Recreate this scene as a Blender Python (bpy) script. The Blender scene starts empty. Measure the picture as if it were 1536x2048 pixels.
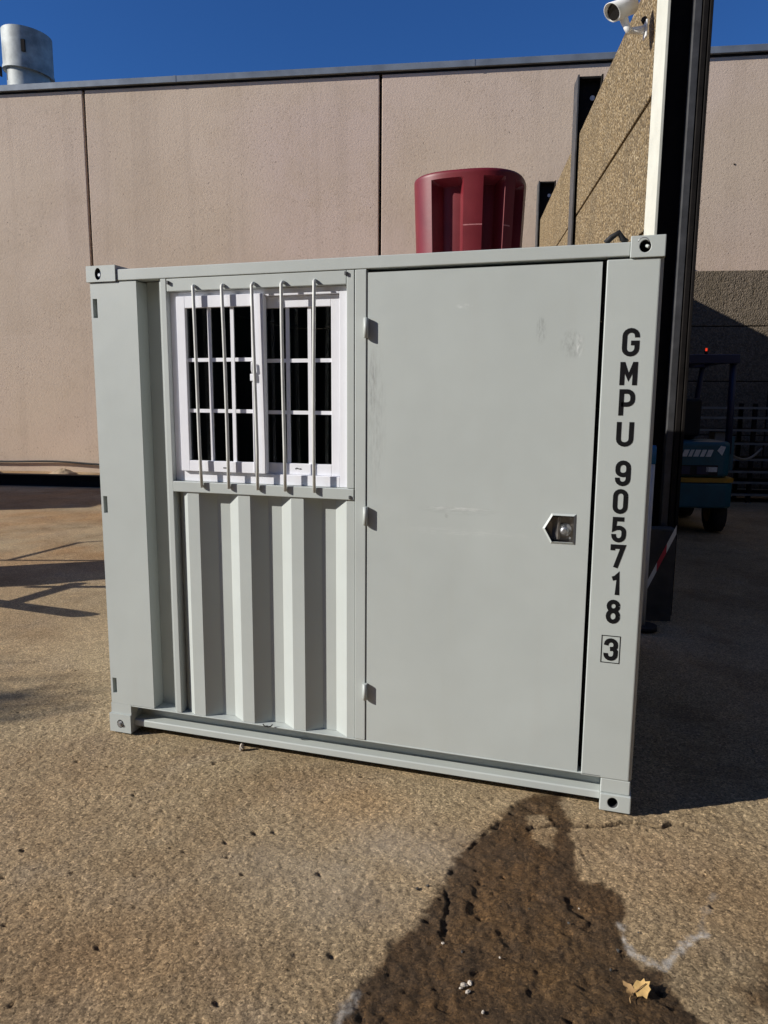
import bpy, math, random
import numpy as np
from mathutils import Vector, Matrix

random.seed(7)
rng = np.random.default_rng(11)
scene = bpy.context.scene
COL = scene.collection
R = math.radians

# ------------------------------------------------------------------ camera
CAM = np.array([2.2755785, -2.8607715, 1.62513347])
YAW, PITCH, ROLL, FPX = -0.29561474, -0.15208723, 0.00703906, 1452.5234
def cam_axes():
    f = np.array([math.sin(YAW)*math.cos(PITCH), math.cos(YAW)*math.cos(PITCH), math.sin(PITCH)])
    r0 = np.array([math.cos(YAW), -math.sin(YAW), 0.0]); u0 = np.cross(r0, f)
    r = r0*math.cos(ROLL) + u0*math.sin(ROLL); u = -r0*math.sin(ROLL) + u0*math.cos(ROLL)
    return r, u, f
cr, cu, cf = cam_axes()
cam_d = bpy.data.cameras.new('camera'); cam_d.sensor_fit = 'VERTICAL'; cam_d.sensor_height = 24.0
cam_d.lens = FPX*24.0/2048; cam_d.clip_start = 0.05; cam_d.clip_end = 600
cam = bpy.data.objects.new('camera', cam_d); COL.objects.link(cam)
M = Matrix(((cr[0], cu[0], -cf[0], CAM[0]), (cr[1], cu[1], -cf[1], CAM[1]), (cr[2], cu[2], -cf[2], CAM[2]), (0, 0, 0, 1)))
cam.matrix_world = M
scene.camera = cam
scene.render.resolution_x = 768; scene.render.resolution_y = 1024

# ------------------------------------------------------------------ sky, sun, exposure
EL = R(25.5); LX, LY = 0.8767, 0.4810            # light travels towards (+x, +y, down)
world = bpy.data.worlds.new('World'); scene.world = world; world.use_nodes = True
wn = world.node_tree.nodes; wl = world.node_tree.links
bg = wn['Background']; sky = wn.new('ShaderNodeTexSky'); sky.sky_type = 'NISHITA'
sky.sun_disc = False; sky.sun_elevation = EL; sky.sun_rotation = math.atan2(-LX, -LY)
sky.altitude = 0; sky.air_density = 1.0; sky.dust_density = 0.0; sky.ozone_density = 10.0
tint = wn.new('ShaderNodeMix'); tint.data_type = 'RGBA'; tint.blend_type = 'MULTIPLY'; tint.inputs['Factor'].default_value = 1.0
tint.inputs[7].default_value = (0.70, 0.95, 1.20, 1)       # one even tint over the whole sky: a deeper, cleaner blue
wl.new(sky.outputs['Color'], tint.inputs[6]); wl.new(tint.outputs[2], bg.inputs['Color']); bg.inputs['Strength'].default_value = 0.07
sun_d = bpy.data.lights.new('sun', 'SUN'); sun_d.energy = 5.0; sun_d.angle = R(0.5); sun_d.color = (1.0, 0.95, 0.87)
sun = bpy.data.objects.new('sun', sun_d); COL.objects.link(sun)
sun.rotation_euler = Vector((LX*math.cos(EL), LY*math.cos(EL), -math.sin(EL))).to_track_quat('-Z', 'Y').to_euler()
sun.location = (-20, -12, 15)
vs = scene.view_settings; vs.view_transform = 'Standard'; vs.look = 'None'; vs.exposure = 0.2; vs.gamma = 1.0
vs.use_curve_mapping = False

# ------------------------------------------------------------------ frames of the place
TH = R(9.3)      # the pink building and the yard behind the container are turned against the container
def yard(a, b, z=0.0): return np.array([a*math.cos(TH) - b*math.sin(TH), a*math.sin(TH) + b*math.cos(TH), z])
TG = R(101.3)    # run of the aggregate panel wall
GV = np.array([math.cos(TG), math.sin(TG), 0]); GN = np.array([GV[1], -GV[0], 0])
def gold(n, g, z=0.0): return GN*n + GV*g + np.array([0, 0, z])
def ground_px(x, y, z=0.0):
    d = cf + cr*(x-768)/FPX - cu*(y-1024)/FPX
    return CAM + d*((z-CAM[2])/d[2])

# ------------------------------------------------------------------ mesh helpers
class MB:
    def __init__(s): s.v = []; s.f = []; s.m = []; s.sm = []
    def add(s, vs, fs, mi=0, smooth=False):
        o = len(s.v); s.v += [tuple(map(float, p)) for p in vs]
        for f in fs: s.f.append([i+o for i in f]); s.m.append(mi); s.sm.append(smooth)
        return s
    def box(s, x0, x1, y0, y1, z0, z1, mi=0):
        v = [(x0,y0,z0),(x1,y0,z0),(x1,y1,z0),(x0,y1,z0),(x0,y0,z1),(x1,y0,z1),(x1,y1,z1),(x0,y1,z1)]
        return s.add(v, [(0,3,2,1),(4,5,6,7),(0,1,5,4),(1,2,6,5),(2,3,7,6),(3,0,4,7)], mi)
    def prism(s, poly, axis, t0, t1, mi=0, cap=True):
        # poly: 2D points; axis 'z': (x,y), 'y': (x,z), 'x': (y,z)
        def P(p, t): return {'z': (p[0], p[1], t), 'y': (p[0], t, p[1]), 'x': (t, p[0], p[1])}[axis]
        n = len(poly); v = [P(p, t0) for p in poly] + [P(p, t1) for p in poly]
        f = [(i, (i+1) % n, n+(i+1) % n, n+i) for i in range(n)]
        if cap: f += [tuple(range(n-1, -1, -1)), tuple(range(n, 2*n))]
        return s.add(v, f, mi)
    def tube(s, pts, r, n=10, mi=0, smooth=True, cap=True):
        pts = [np.array(p, float) for p in pts]; rs = r if hasattr(r, '__len__') else [r]*len(pts)
        o = len(s.v); prev = None
        for i, p in enumerate(pts):
            t = pts[min(i+1, len(pts)-1)] - pts[max(i-1, 0)]; t /= np.linalg.norm(t)
            if prev is None:
                a = np.array([0, 0, 1.0]) if abs(t[2]) < 0.9 else np.array([1.0, 0, 0]); a = np.cross(t, a)
            else: a = prev - t*(prev @ t)
            a /= np.linalg.norm(a); prev = a; b = np.cross(t, a)
            for k in range(n):
                an = 2*math.pi*k/n; s.v.append(tuple(p + rs[i]*(a*math.cos(an) + b*math.sin(an))))
        for i in range(len(pts)-1):
            for k in range(n):
                s.f.append([o+i*n+k, o+i*n+(k+1) % n, o+(i+1)*n+(k+1) % n, o+(i+1)*n+k]); s.m.append(mi); s.sm.append(smooth)
        if cap:
            s.f.append([o+k for k in range(n-1, -1, -1)]); s.m.append(mi); s.sm.append(False)
            s.f.append([o+(len(pts)-1)*n+k for k in range(n)]); s.m.append(mi); s.sm.append(False)
        return s
    def build(s, name, mat, parent=None, bevel=0.0, seg=2, loc=None, rotz=0.0):
        me = bpy.data.meshes.new(name); me.from_pydata(s.v, [], s.f)
        for m in (mat if isinstance(mat, (list, tuple)) else [mat]): me.materials.append(m)
        me.polygons.foreach_set('material_index', s.m); me.polygons.foreach_set('use_smooth', s.sm); me.update()
        o = bpy.data.objects.new(name, me); COL.objects.link(o)
        if parent: o.parent = parent
        if loc is not None: o.location = loc
        if rotz: o.rotation_euler.z = rotz
        if bevel:
            b = o.modifiers.new('bevel', 'BEVEL'); b.width = bevel; b.segments = seg; b.limit_method = 'ANGLE'; b.angle_limit = R(40)
            b.harden_normals = False
        return o
def tag(o, label=None, cat=None, group=None, kind=None):
    if label: o['label'] = label
    if cat: o['category'] = cat
    if group: o['group'] = group
    if kind: o['kind'] = kind
    return o
def thing(name, label, cat, loc=(0, 0, 0), rotz=0.0, group=None):
    o = bpy.data.objects.new(name, None); COL.objects.link(o); o.location = loc; o.rotation_euler.z = rotz
    o.empty_display_size = 0.1
    return tag(o, label, cat, group)

def ray_poly(poly, c, ang):
    d = (math.cos(ang), math.sin(ang)); best = None
    for i in range(len(poly)):
        a = poly[i]; b = poly[(i+1) % len(poly)]
        ex, ez = b[0]-a[0], b[1]-a[1]; den = d[0]*ez - d[1]*ex
        if abs(den) < 1e-12: continue
        wx, wz = a[0]-c[0], a[1]-c[1]
        t = (wx*ez - wz*ex)/den; u = (wx*d[1] - wz*d[0])/den
        if t > 0 and -1e-6 <= u <= 1+1e-6 and (best is None or t < best): best = t
    return (c[0]+d[0]*best, c[1]+d[1]*best)
def plate_hole(mb, rect, hole, y0, yb, ydeep, mi=0, mi_in=0, mi_bot=0, bottom=True):
    """a slab facing -y with a convex hole cut to depth ydeep"""
    x0, x1, z0, z1 = rect; R4 = [(x0,z0),(x1,z0),(x1,z1),(x0,z1)]
    c = (sum(p[0] for p in hole)/len(hole), sum(p[1] for p in hole)/len(hole))
    an = sorted(math.atan2(p[1]-c[1], p[0]-c[0]) for p in list(R4)+list(hole))
    A = [an[0]]
    for a in an[1:]:
        if a - A[-1] > 1e-4: A.append(a)
    n = len(A); out = [ray_poly(R4, c, a) for a in A]; inn = [ray_poly(hole, c, a) for a in A]
    v = [(p[0], y0, p[1]) for p in out] + [(p[0], y0, p[1]) for p in inn] + [(p[0], ydeep, p[1]) for p in inn] + [(p[0], yb, p[1]) for p in out]
    for i in range(n):
        j = (i+1) % n
        mb.add([], [])
    o = len(mb.v); mb.v += v
    def F(f, m): mb.f.append([q+o for q in f]); mb.m.append(m); mb.sm.append(False)
    for i in range(n):
        j = (i+1) % n
        F((i, j, n+j, n+i), mi); F((n+i, n+j, 2*n+j, 2*n+i), mi_in); F((j, i, 3*n+i, 3*n+j), mi)
    if bottom: F([2*n+i for i in range(n)], mi_bot)
    F([3*n+i for i in range(n-1, -1, -1)], mi)
    return mb
def ellipse(cx, cz, rx, rz, n=20): return [(cx+rx*math.cos(2*math.pi*k/n), cz+rz*math.sin(2*math.pi*k/n)) for k in range(n)]
def rectp(x0, x1, z0, z1): return [(x0,z0),(x1,z0),(x1,z1),(x0,z1)]

# ------------------------------------------------------------------ materials
class NT:
    def __init__(s, name):
        s.m = bpy.data.materials.new(name); s.m.use_nodes = True; s.t = s.m.node_tree; s.n = s.t.nodes; s.l = s.t.links
        s.b = s.n['Principled BSDF']; s.pos = s.n.new('ShaderNodeNewGeometry').outputs['Position']
        s.obj = s.n.new('ShaderNodeTexCoord').outputs['Object']
    def node(s, t, **kw):
        n = s.n.new(t)
        for k, v in kw.items(): setattr(n, k, v)
        return n
    def set(s, inp, v):
        if hasattr(v, 'is_linked') or hasattr(v, 'links'): s.l.new(v, inp)
        else: inp.default_value = v
    def noise(s, scale, detail=4, rough=0.55, vec=None, stretch=None, dist=0.0):
        v = vec or s.pos
        if stretch:
            mp = s.node('ShaderNodeMapping'); s.l.new(v, mp.inputs[0]); mp.inputs['Scale'].default_value = stretch; v = mp.outputs[0]
        n = s.node('ShaderNodeTexNoise'); s.l.new(v, n.inputs['Vector']); n.inputs['Scale'].default_value = scale
        n.inputs['Detail'].default_value = detail; n.inputs['Roughness'].default_value = rough; n.inputs['Distortion'].default_value = dist
        return n.outputs['Fac']
    def voro(s, scale, feature='F1', out='Distance', vec=None, rnd=1.0, stretch=None):
        v = vec or s.pos
        if stretch:
            mp = s.node('ShaderNodeMapping'); s.l.new(v, mp.inputs[0]); mp.inputs['Scale'].default_value = stretch; v = mp.outputs[0]
        n = s.node('ShaderNodeTexVoronoi', feature=feature); s.l.new(v, n.inputs['Vector']); n.inputs['Scale'].default_value = scale
        n.inputs['Randomness'].default_value = rnd
        return n.outputs[out]
    def ramp(s, fac, stops, interp='LINEAR'):
        n = s.node('ShaderNodeValToRGB'); s.l.new(fac, n.inputs[0]); e = n.color_ramp.elements; n.color_ramp.interpolation = interp
        while len(e) < len(stops): e.new(0.5)
        for el, (p, c) in zip(e, stops):
            el.position = p; el.color = (c, c, c, 1) if isinstance(c, (int, float)) else (*c, 1)
        return n.outputs['Color']
    def mix(s, fac, a, b, blend='MIX'):
        n = s.node('ShaderNodeMix', data_type='RGBA', blend_type=blend); s.set(n.inputs['Factor'], fac)
        for i, v in ((6, a), (7, b)):
            if isinstance(v, tuple) and len(v) == 3: v = (*v, 1)
            s.set(n.inputs[i], v)
        return n.outputs[2]
    def math(s, op, a, b=0.0, clamp=False):
        n = s.node('ShaderNodeMath', operation=op, use_clamp=clamp); s.set(n.inputs[0], a); s.set(n.inputs[1], b); return n.outputs[0]
    def attr(s, name):
        n = s.node('ShaderNodeAttribute', attribute_name=name); return n.outputs['Fac']
    def bump(s, h, strength=0.5, dist=0.01, prev=None):
        n = s.node('ShaderNodeBump'); s.l.new(h, n.inputs['Height']); n.inputs['Strength'].default_value = strength; n.inputs['Distance'].default_value = dist
        if prev is not None: s.l.new(prev, n.inputs['Normal'])
        return n.outputs[0]
    def done(s, col=None, rough=None, normal=None, metal=None, spec=None):
        if col is not None: s.set(s.b.inputs['Base Color'], (*col, 1) if isinstance(col, tuple) else col)
        if rough is not None: s.set(s.b.inputs['Roughness'], rough)
        if normal is not None: s.l.new(normal, s.b.inputs['Normal'])
        if metal is not None: s.b.inputs['Metallic'].default_value = metal
        if spec is not None: s.b.inputs['Specular IOR Level'].default_value = spec
        return s.m
def simple(name, col, rough=0.5, var=0.12, vscale=6.0, bump=0.0, bscale=60.0, metal=0.0, spec=None):
    t = NT(name); n = t.noise(vscale, 5, 0.6)
    lo = tuple(c*(1-var) for c in col); hi = tuple(min(1, c*(1+var)) for c in col)
    c = t.ramp(n, [(0.3, lo), (0.7, hi)])
    nm = t.bump(t.noise(bscale, 4), bump, 0.004) if bump else None
    r = t.math('ADD', t.math('MULTIPLY', n, 0.16), rough-0.08)
    return t.done(c, r, nm, metal, spec)

def mask_ellipse(t, x, z, rx, rz):
    """soft elliptical spot at world x, z on the container front (a scuff has its own place)"""
    sp = t.node('ShaderNodeSeparateXYZ'); t.l.new(t.pos, sp.inputs[0])
    dx = t.math('DIVIDE', t.math('SUBTRACT', sp.outputs[0], x), rx); dz = t.math('DIVIDE', t.math('SUBTRACT', sp.outputs[2], z), rz)
    d = t.math('ADD', t.math('MULTIPLY', dx, dx), t.math('MULTIPLY', dz, dz))
    return t.math('SUBTRACT', 1.0, d, True)

def container_paint(name, scuffs=(), base=(0.455, 0.490, 0.472)):
    t = NT(name)
    big = t.noise(1.6, 3); mid = t.noise(9, 5, 0.6); st = t.noise(5, 5, 0.6, stretch=(2.2, 2.2, 0.22))
    c = t.ramp(big, [(0.3, tuple(v*0.96 for v in base)), (0.7, tuple(v*1.03 for v in base))])
    c = t.mix(t.ramp(mid, [(0.35, 0.07), (0.6, 0.0)]), c, (0.36, 0.37, 0.345))
    c = t.mix(t.ramp(st, [(0.55, 0.0), (0.8, 0.16)]), c, (0.41, 0.41, 0.375))
    speck = t.ramp(t.noise(140, 2, 0.5), [(0.74, 0.0), (0.79, 0.35)])
    c = t.mix(speck, c, (0.42, 0.40, 0.36))
    for (x, z, rx, rz, col, amt, ns) in scuffs:
        m = mask_ellipse(t, x, z, rx, rz)
        g = t.ramp(t.noise(38, 6, 0.75, stretch=ns), [(0.44, 0.0), (0.70, 1.0)])
        c = t.mix(t.math('MULTIPLY', t.math('MULTIPLY', m, g), amt), c, col)
    rgh = t.math('ADD', t.math('MULTIPLY', mid, 0.22), 0.36)
    nm = t.bump(t.noise(1.5, 2, 0.5), 0.30, 0.025); nm = t.bump(t.noise(190, 2), 0.12, 0.001, nm)
    return t.done(c, rgh, nm)
DK = (0.20, 0.20, 0.195); WH = (0.68, 0.70, 0.68)
M_PAINT = container_paint('container_paint')
M_DOOR = container_paint('door_paint', [
    (1.352, 1.70, 0.022, 0.14, DK, 1.0, (4, 1, 0.5)), (1.365, 1.55, 0.05, 0.35, DK, 0.45, (3, 1, 0.4)),
    (1.722, 1.990, 0.035, 0.012, WH, 1.0, (1, 1, 1)), (2.02, 1.895, 0.022, 0.06, DK, 0.9, (4, 1, 0.8)),
    (2.135, 1.84, 0.05, 0.06, DK, 0.7, (2, 1, 1)), (2.16, 1.835, 0.018, 0.05, WH, 1.0, (3, 1, 1)),
    (1.70, 1.195, 0.15, 0.010, WH, 0.9, (0.6, 1, 3)), (1.72, 1.188, 0.20, 0.02, DK, 0.4, (0.5, 1, 3)),
    (1.74, 1.10, 0.3, 0.02, WH, 0.35, (0.5, 1, 3)), (1.67, 1.165, 0.01, 0.012, DK, 0.9, (1, 1, 1))])
M_POST = container_paint('post_paint')
M_PVC = simple('white_pvc', (0.80, 0.81, 0.86), 0.35, 0.02, 8)
M_BAR = simple('bar_paint', (0.58, 0.59, 0.56), 0.45, 0.08, 20)
M_RUBBER = simple('black_rubber', (0.012, 0.012, 0.013), 0.7, 0.2)
M_INK = simple('black_lettering', (0.006, 0.006, 0.007), 0.75, 0.3, 40, spec=0.15)
M_INT = simple('interior_ply', (0.22, 0.20, 0.17), 0.7, 0.2)
M_CHROME = simple('worn_steel', (0.33, 0.31, 0.29), 0.34, 0.25, 40, 0.1, 80, metal=0.9)
M_BOLT = simple('zinc_bolt', (0.42, 0.43, 0.44), 0.42, 0.25, 60, metal=0.8)
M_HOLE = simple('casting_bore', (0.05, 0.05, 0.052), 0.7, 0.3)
def glass_mat():
    t = NT('window_glass'); b = t.b
    b.inputs['Base Color'].default_value = (0.22, 0.24, 0.25, 1); b.inputs['Roughness'].default_value = 0.02
    b.inputs['Transmission Weight'].default_value = 1.0; b.inputs['IOR'].default_value = 1.45
    nm = t.bump(t.noise(3.0, 2), 0.03, 0.01); t.l.new(nm, b.inputs['Normal'])
    return t.m
M_GLASS = glass_mat()

def pink_mat():
    t = NT('pink_rendered_concrete')
    base = t.ramp(t.noise(0.35, 4, 0.6), [(0.3, (0.585, 0.465, 0.345)), (0.7, (0.655, 0.525, 0.40))])
    pinker = t.ramp(t.noise(0.16, 2), [(0.46, 0.0), (0.66, 0.5)])
    base = t.mix(pinker, base, (0.61, 0.475, 0.425))
    blot = t.ramp(t.noise(0.9, 6, 0.7), [(0.48, 0.0), (0.70, 0.40)])
    base = t.mix(blot, base, (0.50, 0.385, 0.27))
    streak = t.ramp(t.noise(1.0, 5, 0.6, stretch=(2.6, 2.6, 0.09)), [(0.52, 0.0), (0.78, 0.38)])
    base = t.mix(streak, base, (0.40, 0.315, 0.245))
    grain = t.noise(24, 6, 0.75); fine = t.noise(60, 3, 0.6)
    gate = t.ramp(t.noise(0.75, 5, 0.65), [(0.42, 0.08), (0.62, 1.0)])
    dk = t.math('MULTIPLY', t.ramp(grain, [(0.36, 1.0), (0.44, 0.0)]), gate)
    base = t.mix(t.math('MULTIPLY', dk, 0.7), base, (0.30, 0.225, 0.16))
    base = t.mix(t.ramp(fine, [(0.30, 0.25), (0.5, 0.0)]), base, (0.40, 0.31, 0.24))
    pm = t.math('MULTIPLY', t.ramp(t.voro(6.0), [(0.05, 1.0), (0.10, 0.0)]), gate)
    base = t.mix(t.math('MULTIPLY', pm, 0.6), base, (0.22, 0.16, 0.12))
    h = t.math('SUBTRACT', t.math('ADD', grain, t.math('MULTIPLY', fine, 0.4)), t.math('MULTIPLY', pm, 0.7))
    nm = t.bump(h, 0.34, 0.022)
    return t.done(base, 0.9, nm, spec=0.2)
M_PINK = pink_mat()
def aggregate_mat(name, cols, size=66, bstr=0.9):
    t = NT(name)
    v = t.node('ShaderNodeTexVoronoi'); t.l.new(t.pos, v.inputs['Vector']); v.inputs['Scale'].default_value = size
    sp = t.node('ShaderNodeSeparateColor'); t.l.new(v.outputs['Color'], sp.inputs[0])
    mpv = t.node('ShaderNodeMapping'); t.l.new(t.pos, mpv.inputs[0]); mpv.inputs['Scale'].default_value = (1, 1, 0.75); t.l.new(mpv.outputs[0], v.inputs['Vector'])
    c = t.ramp(sp.outputs[0], [(i/(len(cols)-1), k) for i, k in enumerate(cols)])
    edge = t.ramp(v.outputs['Distance'], [(0.35, 0.0), (0.75, 0.8)])
    c = t.mix(edge, c, (0.13, 0.10, 0.065))
    stain = t.ramp(t.noise(1.3, 5, 0.65, stretch=(1.6, 1.6, 0.35)), [(0.45, 0.0), (0.72, 0.6)])
    c = t.mix(stain, c, (0.12, 0.095, 0.06), 'MIX')
    h = t.math('SUBTRACT', 1.0, v.outputs['Distance'])
    nm = t.bump(h, bstr, 0.02); nm = t.bump(t.noise(9, 4), 0.5, 0.03, nm)
    return t.done(c, 0.85, nm, spec=0.25)
M_GOLD = aggregate_mat('golden_aggregate', [(0.040, 0.030, 0.017), (0.21, 0.145, 0.068), (0.41, 0.30, 0.155), (0.25, 0.17, 0.08), (0.70, 0.57, 0.37)])
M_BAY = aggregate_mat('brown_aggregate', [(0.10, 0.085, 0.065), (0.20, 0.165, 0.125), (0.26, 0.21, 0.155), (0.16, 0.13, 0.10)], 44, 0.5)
M_CREAM = simple('cream_steel_paint', (0.60, 0.60, 0.52), 0.5, 0.08, 5)
M_DSTEEL = simple('dark_steel', (0.014, 0.012, 0.011), 0.75, 0.3, 8, 0.2, spec=0.15)
M_GREYST = simple('grey_steel', (0.06, 0.061, 0.064), 0.5, 0.35, 7, 0.2)
M_FLASH = simple('roof_flashing', (0.20, 0.225, 0.25), 0.45, 0.2, 2.5, metal=0.3)
M_GALV = simple('galvanised_sheet', (0.30, 0.32, 0.31), 0.62, 0.45, 2.6, 0.35, 7, metal=0.15)
M_TUB = simple('maroon_plastic', (0.15, 0.009, 0.015), 0.47, 0.18, 5, 0.08, 30)
M_TUBSCR = simple('scuffed_plastic', (0.42, 0.16, 0.16), 0.6, 0.3, 60)
M_WHITEPL = simple('white_plastic', (0.74, 0.74, 0.72), 0.35, 0.05)
M_LENS = simple('dark_lens', (0.006, 0.006, 0.007), 0.08, 0.1)
M_CONC = simple('dark_concrete', (0.07, 0.066, 0.06), 0.9, 0.35, 6, 0.5, 40)

# ------------------------------------------------------------------ numpy value noise for the ground
def vnoise(x, y, seed):
    xi = np.floor(x).astype(np.int64); yi = np.floor(y).astype(np.int64); fx = x-xi; fy = y-yi
    fx = fx*fx*(3-2*fx); fy = fy*fy*(3-2*fy)
    def h(a, b):
        k = (a*374761393 + b*668265263 + seed*1442695041) & 0xFFFFFFFF
        k = ((k ^ (k >> 13))*1274126177) & 0xFFFFFFFF
        k = k ^ (k >> 16)
        return (k & 0xFFFF)/65535.0
    return (h(xi, yi)*(1-fx) + h(xi+1, yi)*fx)*(1-fy) + (h(xi, yi+1)*(1-fx) + h(xi+1, yi+1)*fx)*fy
def fbm(x, y, s, octv=4, seed=1):
    o = np.zeros_like(x); a = 1.0; tot = 0
    for i in range(octv):
        o += a*vnoise(x*s, y*s, seed+i*17); tot += a; a *= 0.55; s *= 2.03
    return o/tot
def seg_dist(X, Y, pts):
    d = np.full(X.shape, 1e9)
    for (ax, ay), (bx, by) in zip(pts[:-1], pts[1:]):
        vx, vy = bx-ax, by-ay; L = vx*vx+vy*vy
        t = np.clip(((X-ax)*vx+(Y-ay)*vy)/L, 0, 1)
        d = np.minimum(d, np.hypot(X-ax-t*vx, Y-ay-t*vy))
    return d
def poly_sd(X, Y, pts):
    ins = np.zeros(X.shape, bool); n = len(pts)
    for i in range(n):
        ax, ay = pts[i]; bx, by = pts[(i+1) % n]
        c = ((ay > Y) != (by > Y)) & (X < (bx-ax)*(Y-ay)/((by-ay) if by != ay else 1e-9)+ax)
        ins ^= c
    d = seg_dist(X, Y, pts+[pts[0]])
    return np.where(ins, d, -d)
def gpx(L): return [tuple(ground_px(x, y)[:2]) for x, y in L]
def sstep(a, b, x): t = np.clip((x-a)/(b-a), 0, 1); return t*t*(3-2*t)

def graded(lo, hi, step, far_lo, far_hi, grow=1.035):
    c = list(np.arange(lo, hi, step)); s = step; p = c[-1]
    while p < far_hi: s *= grow; p += s; c.append(p)
    s = step; p = lo; pre = []
    while p > far_lo: s *= grow; p -= s; pre.append(p)
    return np.array(pre[::-1]+c)

def make_ground():
    xs = graded(-0.6, 3.1, 0.0065, -120, 120); ys = graded(-1.75, 0.35, 0.0065, -90, 150)
    X, Y = np.meshgrid(xs, ys); nx, ny = len(xs), len(ys)
    near = np.exp(-(np.maximum(0, np.abs(X-1.2)-1.9)**2+np.maximum(0, np.abs(Y+0.6)-1.2)**2)/4.0)
    fine = np.exp(-(np.maximum(0, np.abs(X-1.25)-2.2)**2+np.maximum(0, np.abs(Y+0.7)-1.3)**2)/0.5)
    Z = (fbm(X, Y, 1.3, 3, 3)-0.62)*0.018*near + (fbm(X, Y, 0.25, 2, 5)-0.62)*0.03*np.exp(-((X-1)**2+(Y-3)**2)/900)
    g1 = fbm(X, Y, 34, 2, 21); g2 = vnoise(X*75, Y*75, 41)
    Z += fine*((g1-0.5)*0.0055 + (g2-0.5)*0.0050)
    # pits
    cs = 0.085; ci = np.floor(X/cs).astype(np.int64); cj = np.floor(Y/cs).astype(np.int64)
    def hh(k): 
        q = (ci*73856093 ^ cj*19349663 ^ k*83492791) & 0xFFFFFFFF; q = ((q ^ (q >> 15))*2246822519) & 0xFFFFFFFF
        return ((q ^ (q >> 13)) & 0xFFFF)/65535.0
    px = (ci+0.25+0.5*hh(1))*cs; py = (cj+0.25+0.5*hh(2))*cs; pr = 0.006+0.010*hh(3)**3
    pit = (hh(4) < 0.15)*sstep(1.0, 0.3, np.hypot((X-px)*(0.6+0.9*hh(5)), (Y-py)*(0.8+0.9*hh(6))+0.4*(X-px))/(pr*(0.7+0.6*vnoise(X*120, Y*120, 53))))
    Z -= fine*pit*0.016
    # wet stain running out from under the container
    st = gpx([(1046,1585),(1000,1632),(935,1682),(905,1722),(872,1790),(800,1868),(742,1930),(694,2000),(650,2070),(600,2150),(575,2250),(630,2370),(760,2410),(880,2520),(1010,2500),
              (1130,2560),(1260,2470),(1390,2440),(1500,2330),(1500,2200),(1420,2060),(1352,1990),(1332,1948),(1268,1908),(1242,1852),(1262,1836),(1250,1800),(1202,1762),(1166,1756),(1156,1700),(1140,1640),(1122,1585)])
    sd = poly_sd(X, Y, st) + ((fbm(X, Y, 14, 4, 61)-0.5)*0.06 + (fbm(X, Y, 60, 2, 63)-0.5)*0.03)*near
    stain = sstep(-0.012, 0.022, sd)
    isl = poly_sd(X, Y, gpx([(1056,1628),(1092,1622),(1112,1660),(1108,1695),(1070,1688)])) + (fbm(X, Y, 20, 3, 67)-0.5)*0.06
    stain *= 1-0.85*sstep(-0.01, 0.02, isl)
    rim = stain*sstep(0.20, 0.02, sd)
    sm2 = poly_sd(X, Y, gpx([(1440,1960),(1530,1900),(1700,1960),(1700,2060),(1480,2040)])) + (fbm(X, Y, 9, 4, 71)-0.5)*0.14
    stain = np.maximum(stain, 0.8*sstep(-0.03, 0.05, sm2))
    # lime bloom lines
    sl = seg_dist(X, Y, gpx([(1243,1850),(1250,1880),(1268,1905),(1300,1922),(1328,1936),(1345,1915),(1362,1893),(1388,1872),(1412,1866)]))
    s2 = seg_dist(X, Y, gpx([(1405,1868),(1404,1835),(1420,1800),(1428,1780)])); s3 = seg_dist(X, Y, gpx([(660,2060),(690,2020),(715,1985)]))
    w = fbm(X, Y, 26, 3, 81)
    salt = sstep(0.018, 0.003, sl+(w-0.5)*0.040)*1.0 + 0.35*sstep(0.018, 0.002, s2+(w-0.5)*0.03) + 0.6*sstep(0.024, 0.004, s3+(w-0.45)*0.04)
    dusty = np.exp(-(((X-ground_px(800,1690)[0])/0.34)**2+((Y-ground_px(800,1690)[1])/0.16)**2))
    dusty = np.maximum(dusty, 0.8*np.exp(-(((X-ground_px(640,1760)[0])/0.3)**2+((Y-ground_px(640,1760)[1])/0.2)**2)))
    dusty *= fbm(X, Y, 6, 4, 91)*1.2
    # cracks
    WX = X+(fbm(X, Y, 28, 3, 101)-0.5)*0.030; WY = Y+(fbm(X, Y, 28, 3, 107)-0.5)*0.030
    k = np.minimum(seg_dist(WX, WY, gpx([(1056,1653),(1095,1650),(1132,1645),(1170,1647),(1212,1648),(1250,1642),(1292,1641),(1318,1650),(1345,1643),(1372,1645),(1412,1655)])),
                   99)
    k2 = seg_dist(WX, WY, gpx([(1046,1600),(1010,1635),(972,1664),(945,1690),(912,1716),(903,1745),(893,1775),(897,1810),(885,1860),(872,1900),(905,1945),(915,1990)]))
    wid = 0.0050+0.006*fbm(X, Y, 9, 2, 113)
    ck = np.maximum(sstep(1.15, 0.6, k/wid), 0.55*sstep(1.1, 0.5, k2/wid)*sstep(0.48, 0.60, fbm(X, Y, 13, 2, 111)))
    Z -= fine*ck*0.022
    Z += stain*fine*((fbm(X, Y, 22, 3, 151)-0.55)*0.015 - 0.009*sstep(0.70, 0.82, fbm(X, Y, 16, 2, 157)))
    rust = sstep(0.25, 0.60, fbm(X, Y, 0.9, 4, 131))*sstep(1.0, 4.5, Y)*sstep(1.5, -1.0, X) + 0.35*np.exp(-((X-2.75)**2/0.5+(Y+0.45)**2/0.12)) + 0.5*np.exp(-((X-1.35)**2/0.08+(Y+0.25)**2/0.05)) + 0.4*np.exp(-((X-1.0)**2/0.25+(Y+1.25)**2/0.06))
    rust *= 0.5+fbm(X, Y, 4, 4, 137)
    Z = np.minimum(Z, 0.004)
    cont = sstep(0.05, -0.03, np.maximum(np.maximum(-X, X-2.44), np.maximum(-Y, Y-2.2)))
    Z = Z*(1-cont) - 0.006*cont
    Z -= 0.004
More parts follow.
